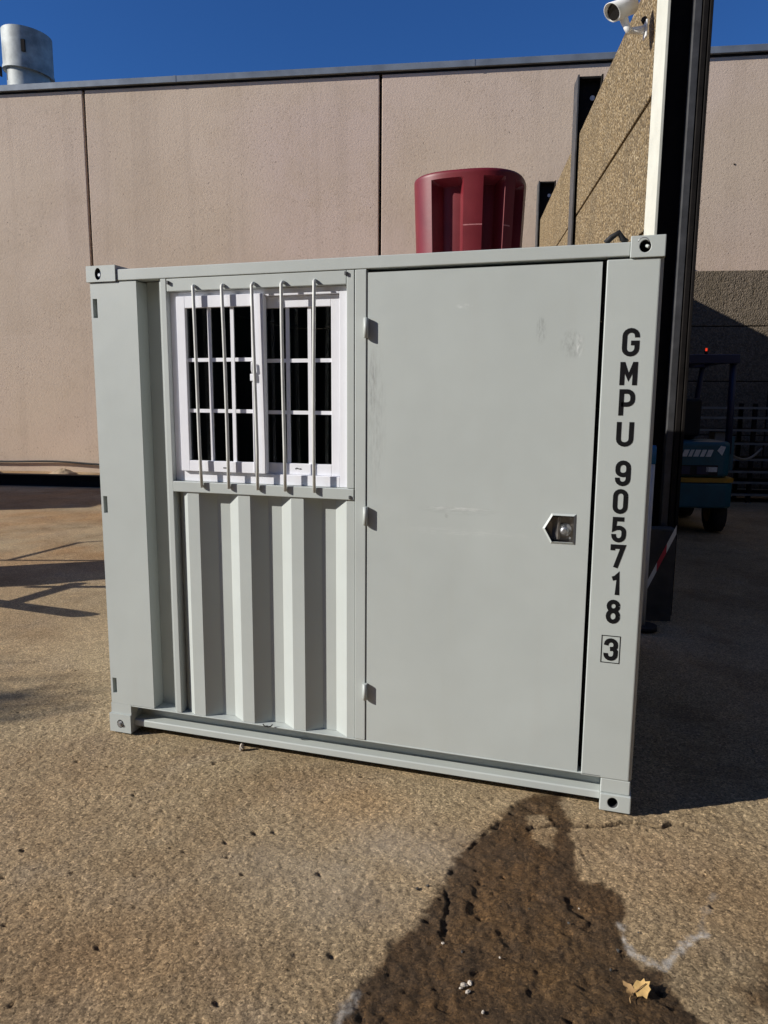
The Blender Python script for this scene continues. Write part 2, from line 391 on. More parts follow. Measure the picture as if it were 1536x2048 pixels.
    v = np.stack([X.ravel(), Y.ravel(), Z.ravel()], 1).astype(np.float32)
    i = np.arange(nx*ny).reshape(ny, nx)
    q = np.stack([i[:-1,:-1], i[:-1,1:], i[1:,1:], i[1:,:-1]], -1).reshape(-1, 4)
    me = bpy.data.meshes.new('ground'); me.vertices.add(len(v)); me.vertices.foreach_set('co', v.ravel())
    me.loops.add(q.size); me.loops.foreach_set('vertex_index', q.ravel().astype(np.int32))
    me.polygons.add(len(q)); me.polygons.foreach_set('loop_start', np.arange(0, q.size, 4, dtype=np.int32))
    me.polygons.foreach_set('use_smooth', np.ones(len(q), bool)); me.update(calc_edges=True)
    for nm, A in (('stain', stain), ('rim', rim), ('salt', np.clip(salt, 0, 1)), ('dusty', np.clip(dusty, 0, 1)), ('rust', np.clip(rust, 0, 1)), ('crack', ck)):
        a = me.attributes.new(nm, 'FLOAT', 'POINT'); a.data.foreach_set('value', A.ravel().astype(np.float32))
    t = NT('rough_yard_concrete')
    big = t.noise(0.7, 5, 0.6); tone = t.noise(0.33, 3, 0.5)
    c = t.ramp(big, [(0.32, (0.375, 0.285, 0.168)), (0.48, (0.460, 0.352, 0.210)), (0.66, (0.545, 0.412, 0.245))])
    c = t.mix(t.ramp(tone, [(0.45, 0.0), (0.65, 0.55)]), c, (0.40, 0.265, 0.140))
    c = t.mix(t.ramp(t.noise(2.6, 5, 0.65), [(0.52, 0.0), (0.70, 0.45)]), c, (0.42, 0.335, 0.235))
    vc = t.node('ShaderNodeTexVoronoi'); t.l.new(t.pos, vc.inputs['Vector']); vc.inputs['Scale'].default_value = 150
    sp = t.node('ShaderNodeSeparateColor'); t.l.new(vc.outputs['Color'], sp.inputs[0])
    c = t.mix(0.85, c, t.ramp(sp.outputs[0], [(0.0, 0.40), (0.25, 0.75), (0.65, 1.0), (0.88, 1.3), (1.0, 1.75)]), 'MULTIPLY')
    gr = t.noise(200, 4, 0.75)
    c = t.mix(t.ramp(t.noise(85, 5, 0.8), [(0.34, 0.75), (0.43, 0.0)]), c, (0.10, 0.075, 0.048))
    c = t.mix(0.8, c, t.ramp(gr, [(0.28, 0.35), (0.5, 1.0), (0.75, 1.6)]), 'MULTIPLY')
    c = t.mix(t.ramp(t.noise(1.5, 6, 0.7), [(0.47, 0.0), (0.66, 0.65)]), c, t.mix(1.0, c, (0.58, 0.53, 0.48), 'MULTIPLY'))
    c = t.mix(t.ramp(t.noise(5.5, 5, 0.7), [(0.55, 0.0), (0.72, 0.5)]), c, t.mix(1.0, c, (1.25, 1.18, 1.10), 'MULTIPLY'))
    c = t.mix(t.math('MULTIPLY', t.attr('dusty'), 0.5), c, (0.50, 0.43, 0.35))
    sn = t.attr('stain'); rm = t.attr('rim')
    wet = t.mix(t.ramp(t.noise(6, 6, 0.72), [(0.40, 0.0), (0.62, 1.0)]), (0.20, 0.165, 0.14), (0.40, 0.305, 0.205))
    wet = t.mix(t.math('MULTIPLY', rm, 0.55), wet, (0.17, 0.145, 0.13))
    c = t.mix(sn, c, t.mix(1.0, c, wet, 'MULTIPLY'))
    c = t.mix(t.math('MULTIPLY', t.math('MULTIPLY', t.attr('salt'), 0.9), t.ramp(t.noise(60, 4, 0.7), [(0.35, 0.2), (0.6, 1.0)])), c, (0.66, 0.62, 0.56))
    c = t.mix(t.math('MULTIPLY', t.attr('rust'), 0.75), c, t.mix(1.0, c, (0.86, 0.62, 0.42), 'MULTIPLY'))
    c = t.mix(t.math('MULTIPLY', t.attr('crack'), 0.85), c, (0.05, 0.038, 0.028))
    rock = t.math('SUBTRACT', 1.0, vc.outputs['Distance'])
    nm = t.bump(t.noise(48, 6, 0.75), 0.65, 0.008); nm = t.bump(rock, 0.30, 0.006, nm); nm = t.bump(t.noise(110, 6, 0.85), 0.9, 0.008, nm); nm = t.bump(gr, 0.7, 0.005, nm)
    rg = t.math('SUBTRACT', 0.92, t.math('MULTIPLY', sn, t.ramp(t.noise(7, 4), [(0.4, 0.15), (0.65, 0.42)])))
    me.materials.append(t.done(c, rg, nm, spec=0.25))
    o = bpy.data.objects.new('ground', me); COL.objects.link(o); tag(o, 'rough beige yard concrete with a dark wet stain', None, kind='structure')
    return o
make_ground()

# ------------------------------------------------------------------ warehouse behind
def make_warehouse():
    w = thing('warehouse', 'pink rendered concrete warehouse wall with dark panel joints and metal cap', 'building', yard(0, 12, 0), TH)
    joints = [-19.0, -12.8, -6.60, -0.38, 5.30, 11.5, 17.7]; H = 7.93
    for i, (a0, a1) in enumerate(zip(joints[:-1], joints[1:])):
        MB().box(a0+0.030, a1-0.030, 0.0+random.uniform(0, .006), 0.18, -0.2, H).build('panel', M_PINK, w, 0.012)
    MB().box(-19, 17.7, 0.10, 6.0, -0.2, H-0.02).build('wall_core', M_DSTEEL, w)
    m = MB(); m.box(-19.1, 17.8, -0.075, 6.1, H+0.035, H+0.155); 
    m.build('roof_cap', M_FLASH, w, 0.006)
    MB().box(-19.05, 17.75, -0.012, 6.05, H+0.002, H+0.033).build('cap_shade_strip', M_DSTEEL, w)  # dark strip standing for the shadow under the cap
    for k in (-4.6, 1.4, 7.4, -10.6): MB().box(k, k+0.05, -0.080, -0.0755, H+0.033, H+0.157).build('cap_seam', M_FLASH, w)
    # two small fixing holes seen to the right of the column
    for (a, z) in ((6.33, 6.05),):
        MB().tube([(a, 0.012, z), (a, -0.004, z)], 0.016, 8).build('fixing_plug', M_DSTEEL, w)
make_warehouse()

def make_vent():
    c = yard(-8.66, 13.4); v = thing('roof_vent', 'round galvanised exhaust stack with wide cowl on warehouse roof', 'vent', (c[0], c[1], 8.085), TH)
    def ring(r, z0, z1, n=40, tilt0=0.0, tilt1=0.0, inner=None):
        m = MB(); P0 = []; P1 = []
        for k in range(n):
            a = 2*math.pi*k/n; x, y = r*math.cos(a), r*math.sin(a)
            P0.append((x, y, z0+tilt0*x)); P1.append((x, y, z1+tilt1*x))
        f = [(i, (i+1) % n, n+(i+1) % n, n+i) for i in range(n)]
        m.add(P0+P1, f, 0, True); return m, P1, n
    m, p, n = ring(0.46, 0.0, 1.0); m.add(p, [tuple(range(n))]); m.build('stack', M_GALV, v)
    m, p, n = ring(0.525, 0.80, 1.63, tilt0=-0.12, tilt1=-0.08); 
    q = [(x*0.94, y*0.94, z) for x, y, z in p]
    m.add(p+q, [(i, (i+1) % n, n+(i+1) % n, n+i) for i in range(n)]); m.add([(x*0.94, y*0.94, z-0.25) for x, y, z in p], [tuple(range(n))])
    lo = [(0.525*math.cos(2*math.pi*k/n), 0.525*math.sin(2*math.pi*k/n), 0.80-0.12*0.525*math.cos(2*math.pi*k/n)) for k in range(n)]
    m.add(lo, [tuple(range(n-1, -1, -1))])
    m.build('cowl', M_GALV, v)
    m, p, n = ring(0.540, 0.79, 0.85, tilt0=-0.13, tilt1=-0.13); p0 = [(x, y, z-0.08) for x, y, z in p]
    m.add([(x*.96, y*.96, z) for x, y, z in p]+p, [(i, (i+1) % n, n+(i+1) % n, n+i) for i in range(n)]); m.build('collar', M_GALV, v)
    MB().box(0.10, 0.18, -0.55, -0.50, 1.08, 1.32).build('vent_slot', M_DSTEEL, v, rotz=0.15)
    MB().box(-0.47, -0.44, -0.40, -0.32, 0.66, 0.86).build('bracket', M_DSTEEL, v)
make_vent()

# ------------------------------------------------------------------ aggregate panel wall in H columns
def make_panel_wall():
    w = thing('panel_wall', 'tall golden aggregate panel wall slotted between steel H columns', 'wall', gold(3.05, 2.37), TG-math.pi/2)
    # local x = away from the sunny face (gn), y = along the wall (g)
    cols = [0.0, 4.12, 8.45]; FW = 0.31; D = 0.305; T = 0.02; top = 5.55
    for i, y in enumerate(cols):
        c = MB(); c.box(T, D-T, y+FW/2-0.008, y+FW/2+0.008, 0, top)
        web = c.build('column', M_DSTEEL, w)
        MB().box(0, T, y, y+FW, 0, top+0.02).build('flange', M_CREAM if i == 0 else M_GREYST, web, 0.002)
        MB().box(D-T, D, y, y+FW, 0, top+0.02).build('flange', M_DSTEEL, web, 0.002)
        if i == 0: continue
        MB().box(T, D-T, y+FW/2-0.10, y+FW/2+0.10, top-0.005, top+0.02).build('top_plate', M_DSTEEL, web)
        MB().tube([(0.205, y+FW/2-0.022, top-0.20), (0.205, y+FW/2-0.0095, top-0.20)], 0.030, 12).build('hole_daylight', M_WHITEPL, web)  # white disc stands for daylight through the hole in the web
    MB().box(0.185, 0.235, 0.02, 0.09, 0.66, top).build('guide_rail', M_GREYST, w, 0.004)
    MB().box(0.242, 0.278, 0.01, 0.10, 0.50, top).build('guide_channel', M_DSTEEL, w, 0.004)
    PH = 0.985
    for i in range(2):
        y0 = cols[i]+FW/2+0.016; y1 = cols[i+1]+FW/2-0.016
        for k in range(5):
            MB().box(0.055+random.uniform(-.006, .006), 0.255, y0, y1, k*PH+0.012, (k+1)*PH-0.012).build('panel', M_GOLD, w, 0.012)
        MB().box(0.085, 0.23, y0+.01, y1-.01, 0.02, 5*PH-0.06).build('joint_packer', M_DSTEEL, w)
    MB().box(-0.06, 0.30, 0.02, 0.30, -0.1, 0.0).build('footing', M_CONC, w)
    MB().box(-0.10, 0.26, -0.14, -0.004, -0.03, 0.70).build('footing_block', M_CONC, w, 0.012)
    # downpipe at the far end of the wall
    MB().tube([(-0.07, 8.62, 0), (-0.07, 8.62, 4.15), (-0.05, 8.62, 4.3), (0.02, 8.62, 4.42)], 0.05, 10).build('downpipe', M_FLASH, w)
make_panel_wall()

def make_bay_wall():
    w = thing('bay_wall', 'low brown concrete panel wall across the back of the shaded bay', 'wall', yard(2.9, 11.5), TH)
    PH = 1.015
    for i in range(3):
        for k in range(4):
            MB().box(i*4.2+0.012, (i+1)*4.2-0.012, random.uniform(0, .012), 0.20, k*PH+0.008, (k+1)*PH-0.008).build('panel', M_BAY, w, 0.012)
    MB().box(0, 12.6, 0.05, 0.18, 0, 4*PH-0.03).build('joint_packer', M_DSTEEL, w)
make_bay_wall()
M_BLOCKER = simple('charcoal_blocker', (0.03, 0.03, 0.03), 0.7, 0.2, 2)
def make_bay_side():  # unseen block added to cut sky light in the bay
    w = thing('side_blocker', 'tall dark block added unseen right of the bay to block sky light', 'building', gold(8.8, -4.0), TG-math.pi/2)
    m = MB(); pts = []
    for k in range(50): y = k*0.326; pts += [(0.0, y), (0.0, y+0.16), (0.04, y+0.20), (0.04, y+0.286)]
    m.prism(pts+[(6, 16.3), (6, 0)], 'z', 0, 8.6); m.build('wall', M_BLOCKER, w)
    MB().box(-0.15, 6.1, -0.1, 16.4, 8.6, 8.8).build('roof', M_FLASH, w)
make_bay_side()

# ------------------------------------------------------------------ container
CW, CH, CD = 2.438, 2.213, 2.20
box = thing('shipping_container', 'pale grey steel site container with barred window, door and black lettering', 'container', (CW/2, CD/2, 0))
OFF = np.array([CW/2, CD/2, 0])
def cpart(mb, name, mat, parent=box, bevel=0.0, seg=2):
    mb.v = [(x-OFF[0], y-OFF[1], z) for x, y, z in mb.v] if parent is not None else mb.v
    return mb.build(name, mat, parent, bevel, seg)
def casting(x0, x1, z0, z1, hole):
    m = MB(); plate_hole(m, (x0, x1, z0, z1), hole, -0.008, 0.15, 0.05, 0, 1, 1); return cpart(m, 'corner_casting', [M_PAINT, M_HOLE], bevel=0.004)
cTL = casting(-0.004, 0.150, 2.143, 2.213, ellipse(0.059, 2.177, 0.016, 0.026))
cTR = casting(2.323, 2.442, 2.138, 2.213, ellipse(2.373, 2.176, 0.019, 0.021))
cBL = casting(-0.003, 0.117, 0.0, 0.093, ellipse(0.058, 0.044, 0.019, 0.021))
cBR = casting(2.322, 2.442, 0.0, 0.072, ellipse(2.373, 0.038, 0.019, 0.021))
for x0 in (-0.004, 2.323):
    cpart(MB().box(x0, x0+0.119, CD-0.15, CD+0.008, 2.14, 2.213), 'corner_casting', M_PAINT, bevel=0.004)
    cpart(MB().box(x0, x0+0.119, CD-0.15, CD+0.008, 0.0, 0.09), 'corner_casting', M_PAINT, bevel=0.004)
def hexbolt(x, z, y, r, parent):
    m = MB(); m.tube([(x, y, z), (x, y-0.022, z)], r, 6, smooth=False); m.tube([(x, y-0.021, z), (x, y-0.03, z)], r*0.5, 8, smooth=False)
    o = cpart(m, 'bolt', M_BOLT, parent=None); o.location = (-OFF[0], -OFF[1], 0); o.parent = parent; return o
hexbolt(0.058, 0.044, 0.012, 0.017, cBL); hexbolt(0.060, 2.174, 0.028, 0.014, cTL)
# little drop hook hanging in the right upper hole
m = MB(); m.tube([(2.366+0.018*math.cos(a), -0.006, 2.190+0.016*math.sin(a)) for a in np.linspace(0.1, 3.0, 9)], 0.003, 6)
o = cpart(m, 'wire_loop', M_BOLT, parent=None); o.location = (-OFF[0], -OFF[1], 0); o.parent = cTR
m = MB(); m.tube([(2.374, 0.012, 2.182), (2.382, -0.002, 2.176), (2.386, -0.006, 2.172)], 0.006, 8)
o = cpart(m, 'hook_tip', M_PAINT, parent=None); o.location = (-OFF[0], -OFF[1], 0); o.parent = cTR

# front corner posts (folded plate); the left one has three slots along its edge
m = MB()
def post_rows(x0, x1, z0, z1, slots):
    zc = z0
    for (s0, s1, t0, t1) in slots:
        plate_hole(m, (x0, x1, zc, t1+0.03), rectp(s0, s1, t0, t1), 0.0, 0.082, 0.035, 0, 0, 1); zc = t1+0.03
    m.box(x0, x1, 0.0, 0.082, zc, z1)
post_rows(0.008, 0.2500, 0.146, 2.1405, [(0.019, 0.042, 0.198, 0.275), (0.020, 0.042, 1.092, 1.172), (0.018, 0.042, 1.987, 2.071)])
m.box(0.004, 0.117, 0.0, 0.05, 0.0935, 0.1455)
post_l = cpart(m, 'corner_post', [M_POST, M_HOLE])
m = MB(); m.prism([(2.245, 0.0), (2.428, 0.0), (2.440, 0.012), (2.440, 0.14), (2.30, 0.14), (2.245, 0.06)], 'z', 0.134, 2.1365)
m.box(2.3225, 2.436, 0.002, 0.14, 0.0725, 0.1335)
post_r = cpart(m, 'corner_post', M_POST, bevel=0.004)
for x0 in (0.0, CW-0.10): cpart(MB().box(x0, x0+0.10, CD-0.10, CD, 0.09, 2.14), 'corner_post', M_POST, bevel=0.004)
# rails
m = MB(); m.box(0.151, 2.3225, -0.002, 0.06, 2.146, 2.194); cpart(m, 'top_rail', M_PAINT, bevel=0.003)
cpart(MB().box(0.12, 2.32, CD-0.06, CD, 2.14, 2.195), 'top_rail', M_PAINT, bevel=0.003)
for x0 in (0.0, CW-0.06): cpart(MB().box(x0, x0+0.06, 0.15, CD-0.15, 2.135, 2.195), 'top_rail', M_PAINT, bevel=0.003)
m = MB()
m.prism([(0.000, 0.1385), (0.000, 0.1435), (0.092, 0.1435), (0.092, 0.032), (0.022, 0.032), (0.022, 0.060), (0.026, 0.064), (0.084, 0.066), (0.084, 0.1385)], 'x', 0.1175, 2.3215)
cpart(m, 'bottom_rail', M_PAINT, bevel=0.0015)
cpart(MB().box(0.12, 2.32, CD-0.06, CD, 0.03, 0.14), 'bottom_rail', M_PAINT, bevel=0.003)
for x0 in (0.0, CW-0.06): cpart(MB().box(x0, x0+0.06, 0.15, CD-0.15, 0.03, 0.14), 'bottom_rail', M_PAINT, bevel=0.003)
# corrugated sheets
def corr(x0, x1, first_crest, y_crest, depth=0.046, period=0.2555, crest=0.058, fl=0.066, thick=0.004):
    pts = [(x0, None)]; k = -2
    seq = []
    while True:
        c = first_crest+k*period
        seq += [(c, 0), (c+crest, 0), (c+crest+fl, depth), (c+period-fl, depth)]
        if c > x1: break
        k += 1
    seq.sort()
    def yy(x):
        for (a, ya), (b, yb) in zip(seq[:-1], seq[1:]):
            if a <= x <= b: return ya+(yb-ya)*(x-a)/(b-a)
        return 0
    P = [(x0, yy(x0))]+[p for p in seq if x0 < p[0] < x1]+[(x1, yy(x1))]
    return [(x, y_crest+y) for x, y in P]
def sheet(pl, z0, z1, thick=0.004, swap=None):
    m = MB(); poly = pl+[(x, y+thick) for x, y in reversed(pl)]
    m.prism(poly, 'z', z0, z1, cap=False)
    if swap: m.v = [swap(*p) for p in m.v]
    return m
cpart(sheet(corr(0.4035, 1.2735, 0.4710, 0.004), 0.1445, 1.2095), 'corrugated_panel', M_PAINT, bevel=0.003)
cpart(sheet([(0.251, 0.078), (0.338, 0.078), (0.360, 0.012), (0.372, 0.012)], 0.1440, 2.1455), 'corrugated_panel', M_PAINT)
cpart(sheet(corr(0.1005, CW-0.1005, 0.2, 0.0), 0.141, 2.138, swap=lambda x, y, z: (x, CD-0.01-y, z)), 'corrugated_panel', M_PAINT, bevel=0.003)
cpart(sheet(corr(0.052, CD-0.1005, 0.2, 0.0), 0.141, 2.134, swap=lambda x, y, z: (0.01+y, x, z)), 'corrugated_panel', M_PAINT, bevel=0.003)
cpart(sheet(corr(0.1415, CD-0.1005, 0.3, 0.0), 0.141, 2.134, swap=lambda x, y, z: (CW-0.01-y, x, z)), 'corrugated_panel', M_PAINT, bevel=0.003)
cpart(MB().box(0.061, CW-0.061, 0.061, CD-0.061, 2.150, 2.172), 'roof_panel', M_PAINT)
cpart(MB().box(0.07, CW-0.07, 0.096, CD-0.07, 0.10, 0.138), 'floor', M_INT)
for bx in ((0.061, 0.07, 0.10, CD-0.08), (CW-0.072, CW-0.063, 0.15, CD-0.08)):
    cpart(MB().box(*bx, 0.14, 2.13), 'lining', M_INT)
cpart(MB().box(0.075, CW-0.075, CD-0.072, CD-0.062, 0.14, 2.13), 'lining', M_INT)
cpart(MB().box(0.075, 1.30, 0.090, 0.099, 0.145, 1.205), 'lining', M_INT)
cpart(MB().box(0.075, 0.40, 0.090, 0.099, 1.21, 2.13), 'lining', M_INT)
cpart(MB().box(0.402, 1.30, 0.085, 0.095, 2.095, 2.14), 'lining', M_INT)
# steel surround of the window, door jamb
cpart(MB().box(0.3735, 0.4015, 0.0, 0.08, 0.1445, 2.1450), 'jamb', M_PAINT, bevel=0.0025)
srd = cpart(MB().box(0.4030, 1.2380, 0.0015, 0.06, 2.090, 2.1440), 'window_surround', M_PAINT, bevel=0.0025)
m = MB().box(0.4030, 1.2725, -0.0035, 0.06, 1.2105, 1.2575); cpart(m, 'window_surround', M_PAINT, bevel=0.0025)
m = MB().box(1.2395, 1.2725, 0.0, 0.08, 1.2590, 2.1440); cpart(m, 'window_surround', M_PAINT, bevel=0.0025)
cpart(MB().box(1.2755, 1.3245, -0.001, 0.08, 0.1445, 2.1445), 'jamb', M_PAINT, bevel=0.003)
cpart(MB().box(2.236, 2.2435, 0.05, 0.10, 0.14, 2.14), 'door_stop', M_RUBBER)
cpart(MB().box(1.3245, 2.236, 0.05, 0.09, 2.120, 2.142), 'door_stop', M_RUBBER)
# tiny lugs at the corners of the surround
for (x, z) in ((0.413, 2.127), (1.2375, 2.131), (1.255, 1.222)):
    cpart(MB().box(x-0.004, x+0.004, -0.009, 0.003, z-0.007, z+0.007), 'weld_lug', M_GREYST)
# window bars
for xt, xb, zt, zb in ((0.541, 0.557, 2.118, 1.236), (0.681, 0.692, 2.116, 1.236), (0.825, 0.832, 2.118, 1.236), (0.960, 0.963, 2.118, 1.236), (1.103, 1.098, 2.118, 1.236)):
    m = MB(); y = -0.014
    pts = [(xb, y, zb)]+[(xb+(xt-xb)*u+0.003*math.sin(3.1*u+xt*9), y, zb+(zt-0.02-zb)*u) for u in (0.2, 0.4, 0.6, 0.8, 1.0)]
    pts += [(xt, y+0.003, zt-0.013), (xt, y+0.009, zt-0.010), (xt, 0.003, zt-0.010)]
    m.tube(pts, 0.0072, 12); m.tube([(xb, -0.016, zb+0.006), (xb, 0.004, zb+0.006)], 0.006, 8)
    cpart(m, 'window_bar', M_BAR)
# sliding window
win = cpart(MB(), 'window', M_PVC)
def wpart(mb, name, mat, bevel=0.0, parent=win):
    mb.v = [(x-OFF[0], y-OFF[1], z) for x, y, z in mb.v]; return mb.build(name, mat, parent, bevel)
def ringbox(m, x0, x1, z0, z1, w, y0, y1, wt=None, wb=None):
    wt = wt or w; wb = wb or w
    m.box(x0, x0+w, y0, y1, z0, z1); m.box(x1-w, x1, y0, y1, z0, z1)
    m.box(x0+w, x1-w, y0, y1, z1-wt, z1); m.box(x0+w, x1-w, y0, y1, z0, z0+wb); return m
m = MB(); ringbox(m, 0.4025, 1.2385, 1.2585, 2.0890, 0.040, 0.026, 0.082, 0.030, 0.045); wpart(m, 'frame', M_PVC, 0.002)
m = MB(); ringbox(m, 0.443, 0.862, 1.306, 2.068, 0.043, 0.008, 0.040, 0.050, 0.048); m.box(0.806, 0.812, 0.004, 0.012, 1.31, 2.06); wpart(m, 'sash', M_PVC, 0.002)
m = MB(); ringbox(m, 0.806, 1.198, 1.304, 2.058, 0.044, 0.046, 0.080, 0.046, 0.048); wpart(m, 'sash', M_PVC, 0.002)
wpart(MB().box(0.486, 0.819, 0.026, 0.030, 1.354, 2.018), 'pane', M_GLASS)
wpart(MB().box(0.850, 1.154, 0.062, 0.066, 1.352, 2.012), 'pane', M_GLASS)
def muntins(x0, x1, z0, z1, y):
    for u in (1/3, 2/3):
        x = x0+(x1-x0)*u; m = MB().box(x-0.008, x+0.008, y-0.006, y, z0, z1); wpart(m, 'muntin', M_PVC)
        z = z0+(z1-z0)*u; m = MB().box(x0, x1, y-0.005, y-0.0005, z-0.008, z+0.008); wpart(m, 'muntin', M_PVC)
muntins(0.486, 0.819, 1.354, 2.018, 0.0255); muntins(0.850, 1.154, 1.352, 2.012, 0.0615)
m = MB(); m.box(0.800, 0.822, -0.002, 0.008, 1.705, 1.735); m.tube([(0.811, 0.002, 1.735), (0.811, -0.006, 1.752), (0.811, -0.004, 1.785)], 0.004, 6); wpart(m, 'latch', M_PVC, 0.002)
wpart(MB().box(0.655, 0.672, 0.0068, 0.0085, 1.323, 1.328), 'drain_slot', M_GREYST)
wpart(MB().tube([(0.985, 0.0455, 1.329), (0.993, 0.0445, 1.333), (1.003, 0.045, 1.329), (1.012, 0.045, 1.330)], 0.0022, 6), 'drain_slot', M_GREYST)
# door
door = cpart(MB(), 'door', M_DOOR)
LOCK = [(2.060, 1.136), (2.090, 1.083), (2.172, 1.083), (2.172, 1.191), (2.090, 1.191)]
m = MB(); D0 = 0.003
plate_hole(m, (1.99, 2.2295, 0.98, 1.30), LOCK, D0, 0.045, 0.034, 0, 1, 1)
m.box(1.3285, 1.99, D0, 0.045, 0.138, 2.131); m.box(1.99, 2.2295, D0, 0.045, 0.138, 0.98); m.box(1.99, 2.2295, D0, 0.045, 1.30, 2.131)
wpart(m, 'leaf', [M_DOOR, M_CHROME], 0.0, door)
for (z0, z1) in ((1.875, 1.954), (1.108, 1.186), (0.337, 0.410)):
    m = MB(); m.tube([(1.3265, -0.012, z0), (1.3265, -0.012, z1)], 0.0095, 10); m.box(1.3175, 1.334, -0.008, 0.0025, z0+0.002, z1-0.002)
    m.box(1.329, 1.3335, -0.019, 0.002, z0+0.001, z1-0.001)
    wpart(m, 'hinge', M_PAINT, 0.0, door)
# lock: raised rim, paddle and knob
lk = wpart(MB(), 'lock', M_CHROME, 0, door)
m = MB(); n5 = len(LOCK); cx = sum(p[0] for p in LOCK)/5; cz = sum(p[1] for p in LOCK)/5
outp = [(cx+(x-cx)*1.13, cz+(z-cz)*1.11) for x, z in LOCK]; inp = [(cx+(x-cx)*0.97, cz+(z-cz)*0.97) for x, z in LOCK]
for i in range(n5):
    j = (i+1) % n5; a, b, c, d = outp[i], outp[j], inp[j], inp[i]
    m.add([(a[0], D0-.0005, a[1]), (b[0], D0-.0005, b[1]), (c[0], D0-0.006, c[1]), (d[0], D0-0.006, d[1]), (c[0], D0+0.004, c[1]), (d[0], D0+0.004, d[1])], [(0, 1, 2, 3), (3, 2, 4, 5)])
wpart(m, 'rim', M_PAINT, 0, lk)
m = MB(); m.tube([(2.137, 0.033, 1.130), (2.137, 0.010, 1.130)], 0.010, 12); m.tube([(2.137, 0.012, 1.130), (2.137, 0.008, 1.130), (2.137, 0.002, 1.130), (2.137, -0.003, 1.130)], [0.010, 0.0165, 0.0165, 0.008], 14); wpart(m, 'knob', M_BOLT, 0, lk)
m = MB(); m.prism([(2.088, 0.030), (2.112, 0.012), (2.120, 0.014), (2.116, 0.032)], 'z', 1.092, 1.182); wpart(m, 'paddle', M_CHROME, 0.002, lk)
m = MB(); m.tube([(2.137, 0.0325, 1.130), (2.137, 0.028, 1.130)], 0.026, 18); wpart(m, 'escutcheon', M_BOLT, 0, lk)
for (x_, z_) in ((2.158, 1.176), (2.158, 1.098), (2.098, 1.176), (2.098, 1.098)): wpart(MB().tube([(x_, 0.033, z_), (x_, 0.029, z_)], 0.0045, 8), 'screw', M_BOLT, 0, lk)
m = MB(); m.tube([(2.137, 0.020, 1.130), (2.118, 0.019, 1.128), (2.113, 0.020, 1.105)], 0.004, 8); wpart(m, 'lever', M_CHROME, 0, lk)

# lettering on the right hand post
def arc(cx, cy, rx, ry, a0, a1, n=9): return [(cx+rx*math.cos(R(a0+(a1-a0)*i/(n-1))), cy+ry*math.sin(R(a0+(a1-a0)*i/(n-1)))) for i in range(n)]
q = 0.24
GLY = {
 'G': [[(1, .70)]+arc(.5, 1-q, .5, q, 0, 180)+arc(.5, q, .5, q, 180, 360)+[(1, .47), (.52, .47)]],
 'M': [[(0, 0), (0, 1)], [(0, .97), (.5, .34), (1, .97)], [(1, 1), (1, 0)]],
 'P': [[(0, 0), (0, 1), (.45, 1)]+arc(.5, .76, .5, .24, 90, 0, 6)+arc(.5, .66, .5, .2, 0, -90, 6)+[(0, .46)]],
 'U': [[(0, 1)]+arc(.5, q, .5, q, 180, 360)+[(1, 1)]],
 '9': [arc(.5, 1-q, .5, q, 0, 180)+arc(.5, .62, .5, .2, 180, 360)+[(1, 1-q)], [(1, 1-q)]+arc(.5, q, .5, q, 0, -180)+[(0, .29)]],
 '0': [arc(.5, 1-q, .5, q, 0, 180)+arc(.5, q, .5, q, 180, 360)+[(1, 1-q)]],
 '5': [[(.97, 1), (.06, 1), (.02, .53), (.2, .58)]+arc(.48, .40, .52, .2, 80, 0, 6)+arc(.5, q, .5, q, 0, -180)+[(0, .29)]],
 '7': [[(0, .82), (0, 1), (1, 1), (.34, 0)]],
 '1': [[(.10, .80), (.45, .86), (.66, 1), (.66, 0)]],
 '8': [arc(.5, .78, .46, .22, 0, 360, 17), arc(.5, .27, .5, .27, 0, 360, 17)],
 '3': [[(0, .72)]+arc(.5, .78, .48, .22, 180, 0, 9)+[(.98, .66), (.80, .55), (.42, .53)], [(.80, .55), (1, .42)]+arc(.5, q, .5, q, 0, -180)+[(0, .29)]],
}
def glyph(ch, x0, z0, w, h, t, y=-0.0012):
    m = MB()
    for li, pl in enumerate(GLY[ch]):
        P = [np.array((x0+t/2+p[0]*(w-t), z0+t*0.42+p[1]*(h-t*0.84))) for p in pl]
        Q = [P[0]]
        for p in P[1:]:
            if np.linalg.norm(p-Q[-1]) > 1e-5: Q.append(p)
        L = []; Rr = []
        for i, p in enumerate(Q):
            d0 = Q[i]-Q[i-1] if i else Q[1]-Q[0]; d1 = Q[i+1]-Q[i] if i < len(Q)-1 else d0
            d0 = d0/np.linalg.norm(d0); d1 = d1/np.linalg.norm(d1); b = d0+d1; b = b/np.linalg.norm(b) if np.linalg.norm(b) > 1e-6 else d0
            nn = np.array((-b[1], b[0])); k = 1/max(0.55, float(nn @ np.array((-d0[1], d0[0]))))
            L.append(p+nn*t/2*k); Rr.append(p-nn*t/2*k)
        yy = y-0.00006*li
        v = [(a[0], yy, a[1]) for a in L]+[(a[0], yy, a[1]) for a in Rr]; n = len(Q)
        v += [(a[0], yy+0.001, a[1]) for a in L]+[(a[0], yy+0.001, a[1]) for a in Rr]
        f = []
        for i in range(n-1): f += [(i, n+i, n+i+1, i+1), (2*n+i, i, i+1, 2*n+i+1), (n+i, 3*n+i, 3*n+i+1, n+i+1)]
        f += [(0, 2*n, 3*n, n), (n-1, 2*n-1, 4*n-1, 3*n-1)]
        m.add(v, f)
    return m
